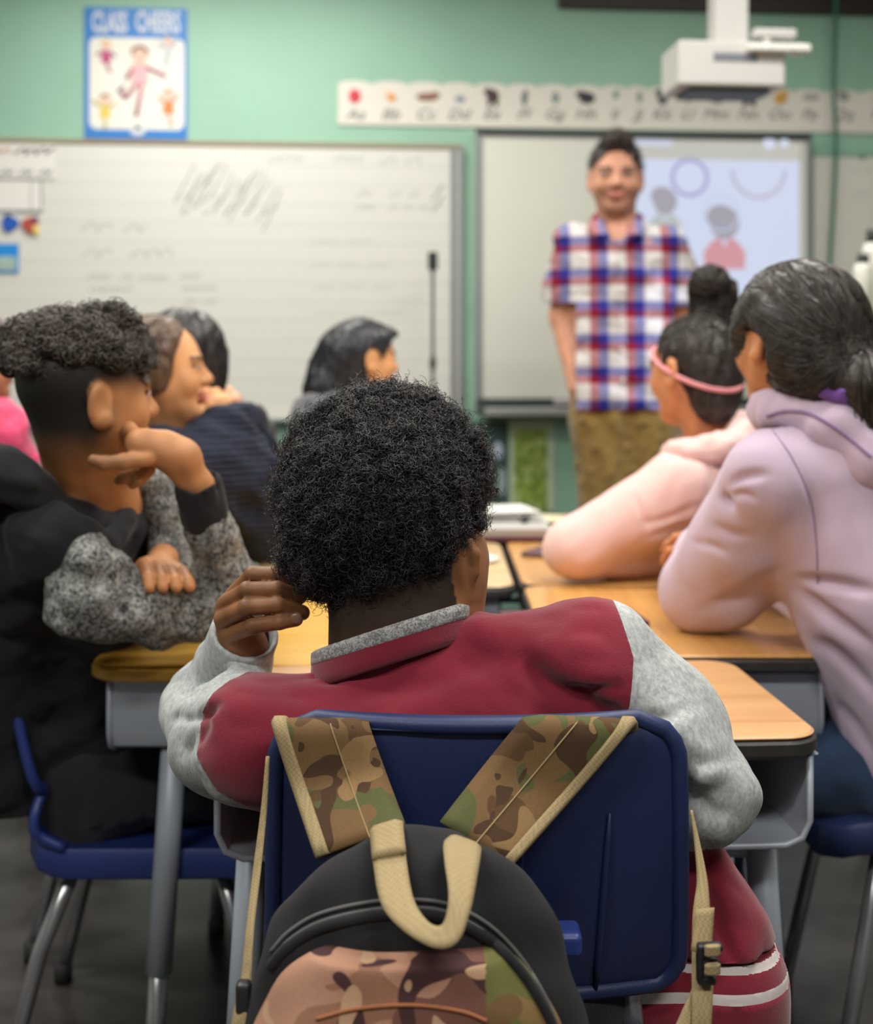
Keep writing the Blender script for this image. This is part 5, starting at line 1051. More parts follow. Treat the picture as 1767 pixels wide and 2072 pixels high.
A.cone(hB.p(0, -.08, -.42), hB.p(.0, -.0, -.62), .064, .056, .006, 's')
finish(A, 'sweatshirt', DARKC, rB, fold(.0035, .09, 61), smooth=2); sw = bpy.data.objects['sweatshirt'] if False else COL.objects[-1]
for nm, ch, seed in (('near', [(178, 1148, 1.80, 70), (176, 1212, 1.80, 76), (305, 1236, 1.835, 64), (420, 1232, 1.87, 60), (474, 1195, 1.88, 58), (432, 1085, 1.845, 47), (414, 1035, 1.825, 42)], 62), ('far', [(285, 1030, 2.10, 70), (330, 1100, 2.09, 62), (430, 1180, 2.10, 60), (345, 1140, 1.97, 44)], 63)):
    A = Field((-.80, 1.66, .62), (.02, 2.24, 1.02), .0042)
    for a, b in zip(ch[:-1], ch[1:]): c4(A, a, b, .022)
    if nm == 'far': A.cone(P(305, 985, 1.99), P(352, 1110, 2.0), .03, .034, .02)
    for a, b, r_ in (((250, 1175, 1.76), (245, 1235, 1.775), .004), ((215, 1120, 1.765), (225, 1175, 1.76), .005)): A.cone(P(*a), P(*b), r_, r_, .02, 's')
    finish(A, 'sleeve', MARL, sw, fold(.004, .065, seed), smooth=2)
A = Field((-.60, 1.66, .80), (-.20, 2.0, 1.06), .003); a = wrRB; u = nrm(P(416, 1045, 1.83) - wrRB); A.cone(a - u * .010, a + u * .045, .0325, .0345, 0); A.cone(a - u * .05, a + u * .012, .029, .027, .003, 's'); A.half(a - u * .010, -u, .004); finish(A, 'cuff', DARKC, sw, fold(.0012, .03, 3))
# hood lying behind the neck, and a glimpse of white shirt
A = Field((-.92, 1.55, .82), (-.30, 2.2, 1.10), .005); A.chain([P(-60, 985, 1.80), P(0, 955, 1.78), P(45, 975, 1.79), P(80, 1010, 1.81), P(160, 1052, 1.84), P(235, 1062, 1.90)], [.05, .034, .03, .026, .022, .02], .02); A.cone(P(-40, 1000, 1.88), P(30, 990, 1.90), .06, .05, .03); finish(A, 'hood', DARKC, sw, fold(.002, .05, 9))
A = Field((-.75, 1.6, .85), (-.35, 2.1, 1.02), .004); A.chain([P(78, 965, 1.86), P(84, 990, 1.835), P(110, 1012, 1.83)], [.008, .010, .007], .004); finish(A, 'shirt_neck', plain('white_shirt', rgb(190, 198, 190), .9), rB)
# curly top
A = Field((-.72, 1.62, 1.0), (-.32, 2.1, 1.26), .004); CT_ = hB.p(0, -.02, .22)
A.ell(CT_, (.077, .099, .062), hB.M, .0); A.ell(hB.p(0, -.05, .15), (.0775, .097, .083), hB.M, .01)
for x, y, r_, dd in ((45, 705, 46, 1.83), (90, 690, 48, 1.82), (160, 682, 52, 1.82), (232, 670, 46, 1.85), (264, 700, 32, 1.89), (36, 728, 34, 1.83), (130, 712, 44, 1.80), (210, 708, 44, 1.81)): A.ell(P(x, y, dd), (r_ * dd / F,) * 3, None, .02)
A.half(hB.p(0, 0, .15), -hB.M[:, 2] - .25 * hB.M[:, 1] * 0, .03); A.disp(lambda Q: .006 * noise(Q, .04, 33)); hv, hq = A.mesh(); hn = vnormals(hv, hq)
CURLB = hairm('dark_brown_curls', rgb(70, 60, 52), .4, .6, .35); CURLD = hairm('curl_depths', rgb(36, 32, 30), .7, .2)
hb = mk('hair', hv, [hq], CURLD, rB); okm = hn[:, 2] > -.25; a1 = curls(hv, hn, 1900, .0055, .014, 1.6, .0009, 16, .7, 51, okm & (hn[:, 1] < .6)); a2 = curls(hv, hn, 420, .0075, .018, 1.5, .0009, 18, 1.0, 52, (hn[:, 2] > .1)); Vj, Fj = join(a1, a2); o = mk('curls', Vj, Fj, CURLB, hb); o['kind'] = 'stuff'
# ================================================================ G: child with a bun and a pink headband
PINK = cloth('pale_pink_fleece', rgb(226, 188, 182), var=.04, vscale=9, bump=.25, fold=.12, fscale=12, sheen=.2)
LAV = cloth('lavender_fleece', rgb(198, 178, 198), var=.04, vscale=9, bump=.25, fold=.12, fscale=12, sheen=.2); LAVD = cloth('lavender_seam', rgb(146, 120, 156), var=.05)
BROWNH = hairm('dark_brown_hair', rgb(50, 43, 39), .42, .45, .35, (9, 9, 90), .35); STR = hairm('dark_brown_strand', rgb(58, 51, 46), .5, .35)
fG = nrm((-.80, .45, 0)); hG = Head(P(1402, 752, 2.74), yaw(-36, -4, 2), .225)
shLG, shRG = P(1380, 985, 2.60), P(1510, 940, 2.92); elLG, wrLG = P(1165, 1110, 2.58), P(1345, 1125, 2.70)
JG = dict(f=fG, hip=np.array((.70, 2.80, .50)), shL=shLG, shR=shRG, elL=elLG, wrL=wrLG, elR=P(1250, 1090, 2.95), wrR=P(1350, 1060, 2.86))
def handsG(A): hand(A, wrLG, (.8, .3, -.15), Z, .14, 1, (.3, .4, .3)); hand(A, JG['wrR'], (.3, -.5, .0), Z, .14, -1, (.3, .4, .3))
rG, bodyG, _, _ = person('person', 'child with a high hair bun and thin pink headband, in a pale pink hoodie', JG, hG, rgb(206, 140, 98), dict(lips=rgb(190, 110, 100)[:3], brow=(.03, .02, .015)), ((.20, 2.38, .0), (.98, 3.15, 1.26)), h=.005, extra=handsG, neck=.05)
A = Field((.16, 2.36, .42), (1.0, 3.2, 1.02), .005)
upper(A, JG, .014, rs=(.056, .046, .038)); 
for a, b in (((1415, 990, 2.66, 92), (1290, 1050, 2.60, 70)), ((1290, 1050, 2.60, 68), (1165, 1106, 2.58, 46)), ((1165, 1108, 2.58, 42), (1330, 1100, 2.68, 42)), ((1430, 940, 2.74, 90), (1500, 960, 2.80, 100)), ((1470, 1000, 2.76, 130), (1560, 1250, 2.78, 170)), ((1440, 905, 2.76, 44), (1490, 880, 2.82, 52))): c4(A, a, b, .025)
A.cone(hG.p(0, .02, -.35), hG.p(0, .02, -.72), .058, .064, .004, 's'); A.disp(fold(.002, .12, 71)); V, Q = A.mesh(2)
V = crease(V, Q, [([(1285, 1000), (1300, 1040), (1320, 1075)], 6, .005), ([(1300, 1060), (1350, 1050), (1420, 1020)], 9, .007), ([(1310, 1090), (1370, 1070), (1430, 1060)], 9, .007), ([(1325, 915), (1400, 920), (1490, 940)], 8, .010)])
hd_ = mk('hoodie', V, [Q], PINK, rG)
A = Field((.30, 2.45, .86), (.86, 3.0, 1.08), .005); C0 = hG.p(0, -.14, -.70); rr_ = np.array((fG[1], -fG[0], 0)); pts = [C0 + math.cos(t) * .11 * rr_ + math.sin(t) * .11 * fG + (0, 0, -.01 - .022 * math.sin(t)) for t in np.linspace(-math.pi - .5, .5, 16)]; A.chain(pts, [.016] + [.026] * 14 + [.016], .02); A.cone(C0 - fG * .09, C0 - fG * .12 - (0, 0, .09), .055, .05, .05); finish(A, 'hood', PINK, hd_, fold(.003, .06, 12))
A = Field((.40, 2.55, .68), (.62, 2.85, .80), .004); A.cone(P(1338, 1128, 2.69), P(1352, 1120, 2.72), .036, .034, .01); A.cone(P(1310, 1150, 2.66), P(1312, 1165, 2.66), .01, .008, .02); finish(A, 'cuff', plain('white_cuff', rgb(220, 208, 200), .9), hd_)
A = Field((.36, 2.5, .98), (.76, 2.98, 1.38), .004); A.ell(hG.p(0, -.055, .155), (.079, .097, .083), hG.M, 0); A.ell(hG.p(0, -.26, -.10), (.066, .056, .072), hG.M, .03); A.ell(hG.p(0, -.28, -.34), (.045, .036, .04), hG.M, .03)
A.ell(hG.p(0, .30, -.08), (.075, .06, .09), hG.M, .02, 's')
A.chain([P(1440, 660, 2.78), P(1440, 630, 2.78), P(1442, 600, 2.78)], [.042, .04, .048], .02); A.ell(P(1436, 575, 2.76), (.042, .045, .040), None, .012); A.ell(P(1462, 605, 2.80), (.034, .04, .05), None, .012)
A.disp(lambda Q: .0025 * noise(Q, (.02, .02, .05), 72)); hv, hq = A.mesh(); hh = mk('hair', hv, [hq], BROWNH, rG); bun = P(1442, 640, 2.78)
sd = rng.choice(len(hv), 500); sv = strands(hv, hq, sd, lambda p: bun - p, 12, .009, .0011, .0012); sb = rng.choice(np.nonzero(hv[:, 2] > bun[2] - .01)[0], 260); s2 = strands(hv, hq, sb, lambda p: np.cross((.5, .3, 1), p - P(1442, 590, 2.78)), 14, .008, .0018, .003, wob=.3); Vj, Fj = join(sv, s2); o = mk('strands', Vj, Fj, STR, hh); o['kind'] = 'stuff'
th = np.linspace(0, 2 * math.pi, 48); hbp = [hG.p(math.cos(t) * .375, -.055 + math.sin(t) * .45, (.035 + .055 * math.cos(t) + .237 * math.sin(t))) for t in th]; hbp = np.array(hbp); m = MB().tube(hbp, .0055, 8, False); mk('headband', m.v[0], [m.f[4][0]], plain('pink_band', rgb(224, 146, 150), .7), hh)
# ================================================================ H: child in lavender with a low ponytail
fH = nrm((-.86, .35, 0)); hH = Head(P(1607, 690, 1.99), yaw(-24, -2, 3), .225)
shLH, shRH = P(1565, 965, 1.93), P(1800, 930, 2.12); elLH, wrLH = P(1420, 1195, 2.12), P(1440, 1120, 2.34)
JH = dict(f=fH, hip=np.array((.78, 2.04, .50)), shL=shLH, shR=shRH, elL=elLH, wrL=wrLH, elR=P(1560, 1130, 2.38), wrR=P(1470, 1080, 2.42))
def handsH(A): hand(A, wrLH, (-.3, .5, .05), Z, .14, 1, (.3, .4, .3)); hand(A, JH['wrR'], (-.5, .3, .0), Z, .14, -1, (.3, .4, .3))
rH, bodyH, _, _ = person('person', 'child with a low ponytail, in a lavender hoodie and blue jeans', JH, hH, rgb(196, 134, 92), dict(lips=rgb(180, 104, 96)[:3], brow=(.03, .02, .015)), ((.28, 1.72, .0), (1.08, 2.62, 1.30)), h=.005, extra=handsH, pants=DENIM, neck=.054)
A = Field((.28, 1.66, .40), (1.12, 2.6, 1.08), .005)
upper(A, JH, .014, rs=(.056, .05, .04))
for a, b in (((1600, 960, 1.97, 104), (1520, 1080, 2.03, 92)), ((1520, 1080, 2.03, 88), (1432, 1180, 2.12, 68)), ((1432, 1182, 2.12, 66), (1480, 1194, 2.10, 60)), ((1480, 1205, 2.10, 58), (1560, 1140, 2.06, 62)), ((1425, 1182, 2.13, 62), (1430, 1110, 2.30, 52)), ((1690, 960, 1.97, 150), (1800, 1200, 1.97, 184)), ((1800, 1200, 1.97, 180), (1940, 1480, 1.96, 215)), ((1640, 880, 1.98, 70), (1740, 900, 2.0, 90))): c4(A, a, b, .03)
A.cone(hH.p(0, .03, -.38), hH.p(0, .03, -.75), .062, .07, .004, 's')
for a, b, r_ in (((1600, 1215, 1.90), (1767, 1230, 1.80), .006), ((1590, 1290, 1.90), (1760, 1400, 1.82), .006), ((1480, 1010, 1.93), (1540, 1035, 1.93), .005), ((1640, 1400, 1.88), (1760, 1500, 1.82), .006)): A.cone(P(*a), P(*b), r_, r_, .03, 's')
A.disp(fold(.0022, .14, 81)); V, Q = A.mesh(2)
V = crease(V, Q, [([(1598, 1172), (1680, 1180), (1767, 1196)], 12, .014), ([(1592, 1182), (1670, 1240), (1767, 1310)], 14, .016), ([(1640, 1290), (1700, 1330), (1767, 1400)], 14, .012), ([(1690, 1420), (1730, 1470), (1767, 1530)], 12, .010), ([(1470, 985), (1505, 965), (1550, 960)], 10, .010), ([(1460, 1010), (1500, 1000), (1530, 1010)], 8, .007), ([(1440, 1060), (1480, 1080), (1520, 1085)], 10, .006), ([(1400, 1095), (1440, 1105), (1470, 1120)], 8, .006), ([(1590, 1150), (1500, 1200), (1420, 1235)], 14, .007), ([(1590, 900), (1640, 1000), (1650, 1100)], 7, .004)])
hd_ = mk('hoodie', V, [Q], LAV, rH)
bvH = BVHTree.FromPolygons([tuple(v) for v in V], [tuple(int(a) for a in q) for q in Q])
def onH(px, py, off=0.0):
    dr = (Vector(P(px, py, 1.0)) - Vector((0, 0, CH))).normalized(); h = bvH.ray_cast(Vector((0, 0, CH)), dr); return np.array(h[0] - dr * off) if h[0] else None
q = [onH(a, b, .0005) for a, b in resample([(1562, 868, 0), (1605, 930, 0), (1640, 1010, 0), (1652, 1090, 0), (1655, 1180, 0)], 6)[:, :2]]; q = np.array([a for a in q if a is not None])
if len(q) > 3: m = MB().tube(q, .0012, 6); mk('armhole_seam', m.v[0], [m.f[4][0], m.f[3][0]], LAVD, hd_)
A = Field((.40, 1.74, .88), (1.0, 2.3, 1.14), .005); 
hoodp = [P(1548, 835, 2.04), P(1580, 822, 1.98), P(1640, 828, 1.93), P(1700, 860, 1.90), P(1770, 925, 1.88), P(1850, 960, 1.92)]; A.chain(hoodp, [.026, .036, .042, .045, .045, .04], .02); A.chain([P(1600, 830, 2.0), P(1700, 830, 1.97), P(1790, 880, 1.97)], [.045, .055, .05], .03); A.disp(fold(.003, .08, 82)); V, Q = A.mesh(2); ho = mk('hood', V, [Q], LAV, hd_)
bvH = BVHTree.FromPolygons([tuple(v) for v in V], [tuple(int(a) for a in q) for q in Q]); q = [onH(a, b, .0005) for a, b in resample([(1552, 842, 0), (1590, 832, 0), (1640, 838, 0), (1700, 872, 0), (1764, 925, 0)], 6)[:, :2]]; q = np.array([a for a in q if a is not None])
if len(q) > 3: m = MB().tube(q, .0028, 6); mk('hood_seam', m.v[0], [m.f[4][0], m.f[3][0]], LAVD, ho)
A = Field((.50, 1.80, .98), (.84, 2.2, 1.16), .004); A.chain([P(1630, 806, 1.92), P(1668, 784, 1.885), P(1705, 796, 1.875), P(1745, 832, 1.875)], [.010, .016, .016, .012], .012); finish(A, 'neck_scarf', cloth('purple_jersey', rgb(122, 84, 164)), rH, fold(.002, .03, 5))
A = Field((.40, 1.74, .92), (.92, 2.25, 1.36), .0045); A.ell(hH.p(0, -.055, .145), (.092, .110, .093), hH.M, 0); A.ell(hH.p(0, -.22, -.06), (.094, .076, .086), hH.M, .03); A.ell(hH.p(.02, -.40, -.25), (.06, .04, .05), hH.M, .03); A.ell(hH.p(-.22, .06, .02), (.032, .06, .055), hH.M, .02)
A.ell(hH.p(-.36, .03, -.16), (.022, .05, .055), hH.M, .015, 's')
A.chain([hH.p(.10, -.42, -.26), P(1715, 745, 1.90), P(1755, 775, 1.88), P(1790, 840, 1.88), P(1800, 920, 1.88)], [.03, .036, .045, .046, .02], .015)
A.disp(lambda Q: .002 * noise(Q, (.02, .02, .05), 83)); hv, hq = A.mesh(); hh = mk('hair', hv, [hq], BROWNH, rH); tie = P(1705, 748, 1.90)
top = np.nonzero(hv[:, 0] < fx(1712, 1.9))[0]; sd = rng.choice(top, 900); s1 = strands(hv, hq, sd, lambda p: tie - p + np.array((0, 0, .02)), 16, .009, .0010, .0012, wob=.012); tl = np.nonzero(hv[:, 0] > fx(1712, 1.9))[0]; sd = rng.choice(tl, 240); s2 = strands(hv, hq, sd, lambda p: np.array((.25, 0, -1.)), 14, .009, .0013, .003, wob=.25); Vj, Fj = join(s1, s2); o = mk('strands', Vj, Fj, STR, hh); o['kind'] = 'stuff'
# ================================================================ C: girl in profile behind the boy, navy knit
KNIT = NT('navy_knit'); KNIT.col(rgb(42, 46, 60)); KNIT.set(Roughness=.95, Specular_IOR_Level=.15); wv = KNIT.n('ShaderNodeTexWave'); wv.inputs['Scale'].default_value = 26; wv.inputs['Distortion'].default_value = 1.5; KNIT.l(KNIT.mapping((.4, .4, 1)), wv.inputs['Vector']); wv.bands_direction = 'Z'; KNIT.bump(wv.outputs['Fac'], .5, .006); KNIT = KNIT.m
fC = nrm((.95, .3, 0)); hC = Head(P(325, 752, 2.55), yaw(79, 3, 0), .206)
shRC, shLC = P(330, 945, 2.46), P(395, 930, 2.78); elRC, wrRC = P(535, 1060, 2.60), P(452, 868, 2.60); elLC, wrLC = P(560, 1080, 2.88), P(480, 860, 2.76)
JC = dict(f=fC, hip=np.array((-.60, 2.58, .50)), shL=shLC, shR=shRC, elL=elLC, wrL=wrLC, elR=elRC, wrR=wrRC)
def handC(A): hand(A, wrRC, (-.30, .05, 1), (.85, -.45, .2), .14, -1, (.5, .7, .5), thumb=(.6, .3)); hand(A, wrLC, (-.5, -.1, 1), (.9, -.1, .1), .135, 1, (.5, .7, .5))
def bandC(q): return sm(.10, .2, q[:, 2]) * 0
rC, bC, _, _ = person('person', 'child in profile with pulled back brown hair, in a navy knitted jumper', JC, hC, rgb(218, 160, 112), dict(lips=rgb(196, 124, 104)[:3], brow=(.10, .055, .03)), ((-.82, 2.25, .0), (-.14, 3.05, 1.28)), h=.004, extra=handC)
A = Field((-.86, 2.22, .42), (-.1, 3.1, 1.04), .005); upper(A, JC, .014, rs=(.06, .052, .044))
for a, b in (((400, 950, 2.5, 80), (480, 960, 2.56, 76)), ((440, 900, 2.56, 62), (535, 1060, 2.60, 66)), ((455, 872, 2.62, 48), (545, 1060, 2.62, 60)), ((340, 960, 2.5, 90), (330, 1150, 2.5, 130))): c4(A, a, b, .03)
A.cone(hC.p(0, -.02, -.4), hC.p(0, -.02, -.75), .056, .062, .004, 's'); A.disp(fold(.005, .07, 91)); finish(A, 'jumper', KNIT, rC, smooth=2)
BRH = hairm('brown_hair', rgb(92, 70, 54), .4, .5, .3, (70, 12, 12), .35)
A = Field((-.78, 2.35, .98), (-.38, 2.76, 1.30), .004); A.ell(hC.p(0, -.07, .165), (.077, .093, .081), hC.M, 0); A.ell(hC.p(0, -.22, -.08), (.064, .058, .075), hC.M, .03); A.ell(hC.p(.34, -.07, .0), (.022, .036, .045), hC.M, .02); A.ell(hC.p(0, .40, .03), (.09, .062, .085), hC.M, .02, 's'); A.chain([hC.p(0, -.5, .12), hC.p(0, -.62, .02), hC.p(0, -.62, -.25), hC.p(0, -.55, -.5)], [.03, .032, .03, .012], .02); A.disp(lambda Q: .002 * noise(Q, .025, 92)); hv, hq = A.mesh(); hh = mk('hair', hv, [hq], BRH, rC); tie = hC.p(0, -.52, .1); sd = rng.choice(len(hv), 450); s1 = strands(hv, hq, sd, lambda p: tie - p, 14, .008, .0010, .0012, wob=.02); o = mk('strands', *s1[:1], [s1[1]], BRH, hh); o['kind'] = 'stuff'
# ================================================================ D: dark haired child beyond, turned away
BLKH = hairm('black_straight_hair', rgb(44, 40, 40), .34, .6, .3, (60, 60, 8), .3); DKN = cloth('dark_jumper', rgb(40, 42, 48), fold=.4)
fD = nrm((.85, .5, 0)); hD = Head(P(376, 720, 3.0), yaw(58, 0, 0), .205); shRD, shLD = P(380, 890, 2.94), P(450, 885, 3.22); elRD, wrRD = P(520, 990, 3.02), P(462, 846, 3.05); elLD, wrLD = P(560, 990, 3.28), P(492, 850, 3.18)
JD = dict(f=fD, hip=np.array((-.66, 3.08, .50)), shL=shLD, shR=shRD, elL=elLD, wrL=wrLD, elR=elRD, wrR=wrRD)
def handD(A): hand(A, wrRD, (-.35, 0, 1), (.9, -.3, .1), .135, -1, (.5, .7, .5)); hand(A, wrLD, (-.35, 0, 1), (.9, -.1, .1), .135, 1, (.5, .7, .5))
rD, bD, _, _ = person('person', 'dark haired child partly hidden behind the child in the navy jumper', JD, hD, rgb(222, 172, 140), dict(lips=rgb(200, 130, 120)[:3], brow=(.03, .02, .02)), ((-.90, 2.7, .0), (-.22, 3.5, 1.30)), h=.005, extra=handD)
A = Field((-.94, 2.66, .42), (-.2, 3.5, 1.02), .006); upper(A, JD, .014, rs=(.06, .052, .044)); A.cone(hD.p(0, -.02, -.4), hD.p(0, -.02, -.75), .056, .062, .004, 's'); finish(A, 'jumper', DKN, rD, fold(.005, .07, 93), smooth=2)
A = Field((-.80, 2.8, .90), (-.36, 3.22, 1.30), .0045); A.ell(hD.p(0, -.04, .15), (.080, .098, .083), hD.M, 0); A.ell(hD.p(0, -.16, -.12), (.078, .07, .095), hD.M, .03); A.ell(hD.p(.28, .12, -.10), (.03, .058, .10), hD.M, .02); A.cone(hD.p(0, -.3, -.2), hD.p(0, -.3, -.75), .06, .05, .03); A.ell(hD.p(-.06, .46, -.04), (.05, .05, .085), hD.M, .02, 's'); A.disp(lambda Q: .002 * noise(Q, .025, 94)); hv, hq = A.mesh(); hh = mk('hair', hv, [hq], BLKH, rD); crown = hD.p(0, -.02, .5); sd = rng.choice(len(hv), 400); s1 = strands(hv, hq, sd, lambda p: np.array((0, 0, -1.)) + .3 * (p - crown), 14, .009, .0011, .0012, wob=.02); o = mk('strands', s1[0], [s1[1]], BLKH, hh); o['kind'] = 'stuff'
# ================================================================ E: child with long black hair by the whiteboard
BLK2 = hairm('long_black_hair', rgb(38, 40, 46), .34, .6, .3, (60, 60, 8), .3); GRYC = cloth('grey_sweatshirt', rgb(92, 94, 98), fold=.4)
fE = nrm((.9, .5, 0)); hE = Head(P(738, 728, 3.6), yaw(64, -2, 0), .212); shRE, shLE = P(660, 850, 3.50), P(770, 850, 3.80)
JE = dict(f=fE, hip=np.array((-.30, 3.64, .50)), shL=shLE, shR=shRE, elL=P(850, 980, 3.9), wrL=P(900, 950, 3.8), elR=P(770, 990, 3.5), wrR=P(850, 970, 3.6))
def handE(A): hand(A, JE['wrR'], (1, .2, .1), Z, .14, 1); hand(A, JE['wrL'], (1, -.2, .1), Z, .14, -1)
rE, bE, _, _ = person('person', 'child with long black hair in a grey sweatshirt, near the pole', JE, hE, rgb(226, 166, 116), dict(lips=rgb(200, 128, 110)[:3], brow=(.03, .02, .02)), ((-.55, 3.3, .0), (.2, 4.15, 1.32)), h=.005, extra=handE)
A = Field((-.62, 3.2, .42), (.22, 4.2, 1.10), .006); upper(A, JE, .014, rs=(.06, .052, .044)); c4(A, (622, 830, 3.5, 30), (690, 815, 3.56, 45), .02); c4(A, (640, 850, 3.5, 44), (665, 960, 3.52, 60), .03); A.cone(hE.p(0, -.02, -.4), hE.p(0, -.02, -.75), .056, .062, .004, 's'); finish(A, 'sweatshirt', GRYC, rE, fold(.005, .07, 95), smooth=2)
A = Field((-.46, 3.35, .86), (.02, 3.85, 1.32), .0045); A.ell(hE.p(0, -.05, .15), (.082, .100, .086), hE.M, 0); A.ell(hE.p(0, -.20, -.10), (.074, .072, .09), hE.M, .03); A.chain([hE.p(.05, -.40, .10), P(668, 745, 3.56), P(652, 790, 3.54), P(650, 850, 3.53)], [.055, .05, .042, .03], .04); A.ell(hE.p(.18, .22, .26), (.028, .042, .04), hE.M, .02); A.ell(hE.p(0, .36, -.06), (.09, .062, .095), hE.M, .015, 's'); A.ell(hE.p(.36, -.02, -.06), (.02, .03, .045), hE.M, .01, 's'); A.disp(lambda Q: .002 * noise(Q, .025, 96)); hv, hq = A.mesh(); hh = mk('hair', hv, [hq], BLK2, rE); sd = rng.choice(len(hv), 500); s1 = strands(hv, hq, sd, lambda p: np.array((-.8, -.2, -1.)), 14, .009, .0012, .0014, wob=.03); o = mk('strands', s1[0], [s1[1]], BLK2, hh); o['kind'] = 'stuff'
# ================================================================ I: child in bright pink at the edge
PNK = cloth('bright_pink_jersey', rgb(214, 74, 110), fold=.4)
fI = nrm((.45, .9, 0)); hI = Head(P(-42, 728, 3.2), yaw(48, 0, 0), .21); shRI, shLI = P(-10, 890, 3.10), P(-110, 890, 3.32)
JI = dict(f=fI, hip=np.array((-1.2, 3.22, .50)), shL=shLI, shR=shRI, elL=P(-70, 1030, 3.55), wrL=P(-10, 1000, 3.72), elR=P(40, 1040, 3.2), wrR=P(60, 1000, 3.4))
def handI(A): hand(A, JI['wrR'], (.2, 1, .1), Z, .14, -1); hand(A, JI['wrL'], (.4, 1, .1), Z, .14, 1)
rI, bI, _, _ = person('person', 'child in a bright pink top, mostly hidden behind the boy with faded sides', JI, hI, rgb(206, 150, 112), dict(lips=rgb(196, 124, 104)[:3], brow=(.03, .02, .02)), ((-1.65, 2.85, .0), (-.75, 3.98, 1.32)), h=.006, extra=handI)
A = Field((-1.7, 2.8, .42), (-.72, 3.9, 1.04), .006); upper(A, JI, .018, rs=(.066, .056, .046)); c4(A, (-30, 850, 3.12, 62), (0, 960, 3.1, 60), .03); A.cone(hI.p(0, -.02, -.4), hI.p(0, -.02, -.75), .056, .062, .004, 's'); finish(A, 'top', PNK, rI, fold(.005, .07, 97), smooth=2)
A = Field((-1.42, 2.95, .95), (-.92, 3.5, 1.34), .005); A.ell(hI.p(0, -.05, .15), (.084, .104, .088), hI.M, 0); A.ell(hI.p(0, -.20, -.10), (.076, .075, .09), hI.M, .03); A.ell(hI.p(0, .36, -.06), (.09, .062, .095), hI.M, .015, 's'); hv, hq = A.mesh(); mk('hair', hv, [hq], hairm('plum_tinted_hair', rgb(96, 62, 84), .45, .4, .3, (60, 60, 8), .3), rI)
# ================================================================ the standing man
PLAID = plaid('plaid_cotton'); KHA = cloth('khaki_twill', rgb(128, 104, 56), var=.12, fold=.6, fscale=7, bump=.6)
DT = 4.15; hT = Head(P(1246, 362, DT), yaw(186, -3, -1), .236); pT = lambda a, b, d=DT: P(a, b, d)
shRT, shLT = pT(1158, 492, 4.16), pT(1352, 498, 4.14); elRT, wrRT = pT(1138, 640, 4.20), pT(1168, 785, 4.12); elLT, wrLT = pT(1385, 640, 4.20), pT(1372, 770, 4.10)
fT = np.array((0, -1., 0)); rT = empty('person', (pT(1262, 0)[0], DT, 0), 0, 'bearded man in a plaid shirt and khaki trousers standing before the interactive board', 'person')
hipT = pT(1262, 850); LGT_ = [(pT(1226, 860), pT(1232, 1110, 4.12), np.array((pT(1232, 0)[0], 4.17, .10))), (pT(1310, 860), pT(1318, 1110, 4.13), np.array((pT(1326, 0)[0], 4.18, .10)))]
A = Field((.25, 3.88, .0), (.95, 4.42, 1.90), .005); hT.sdf(A, jaw=1.25, nose=1.05); A.cone(hT.p(0, -.08, -.2), pT(1250, 480, 4.17), .062, .068, .03); A.cone(shRT, shLT, .05, .05, .04)
for q in (-1, 1): A.cone(pT(1255 + q * 45, 540, 4.17), pT(1262 + q * 36, 840, 4.16), .10, .10, .06)
A.chain([shRT, elRT, wrRT], [.05, .042, .029], .02); A.chain([shLT, elLT, wrLT], [.05, .042, .029], .02)
hand(A, wrRT, (.12, -.05, -1), (-.8, -.6, 0), .185, -1, (.2, .3, .2), thumb=(.5, .25), r=.0092); hand(A, wrLT, (-.12, -.05, -1), (.8, -.6, 0), .185, 1, (.2, .3, .2), thumb=(.5, .25), r=.0092)
for l in LGT_: A.chain(l, [.085, .06, .045], .03)
bodyT, V, Q = finish(A, 'body', SKIN, rT, None, lambda V: hT.paint(V, mottle(V, base(V, rgb(206, 150, 122)), .05), None, lips=rgb(190, 120, 110)[:3], brow=(.05, .03, .02), beard=rgb(128, 86, 66)[:3]))
A = Field((.25, 3.86, .88), (.98, 4.46, 1.70), .005)
A.cone(pT(1170, 490, 4.17), pT(1340, 496, 4.15), .058, .058, .03); A.cone(pT(1245, 470, 4.17), pT(1250, 520, 4.16), .07, .09, .04)
for q in (-1, 1): A.cone(pT(1254 + q * 46, 545, 4.16), pT(1262 + q * 42, 800, 4.14), .112, .115, .06)
A.cone(shRT, pT(1137, 600, 4.19), .062, .066, .02); A.cone(shLT, pT(1386, 604, 4.19), .062, .066, .02)
A.half(pT(1262, 828), (0, 0, -1), .004); A.cone(hT.p(0, .06, -.42), hT.p(0, .3, -.80), .05, .034, .006, 's'); A.disp(fold(.005, .11, 101)); V, Q = A.mesh(2)
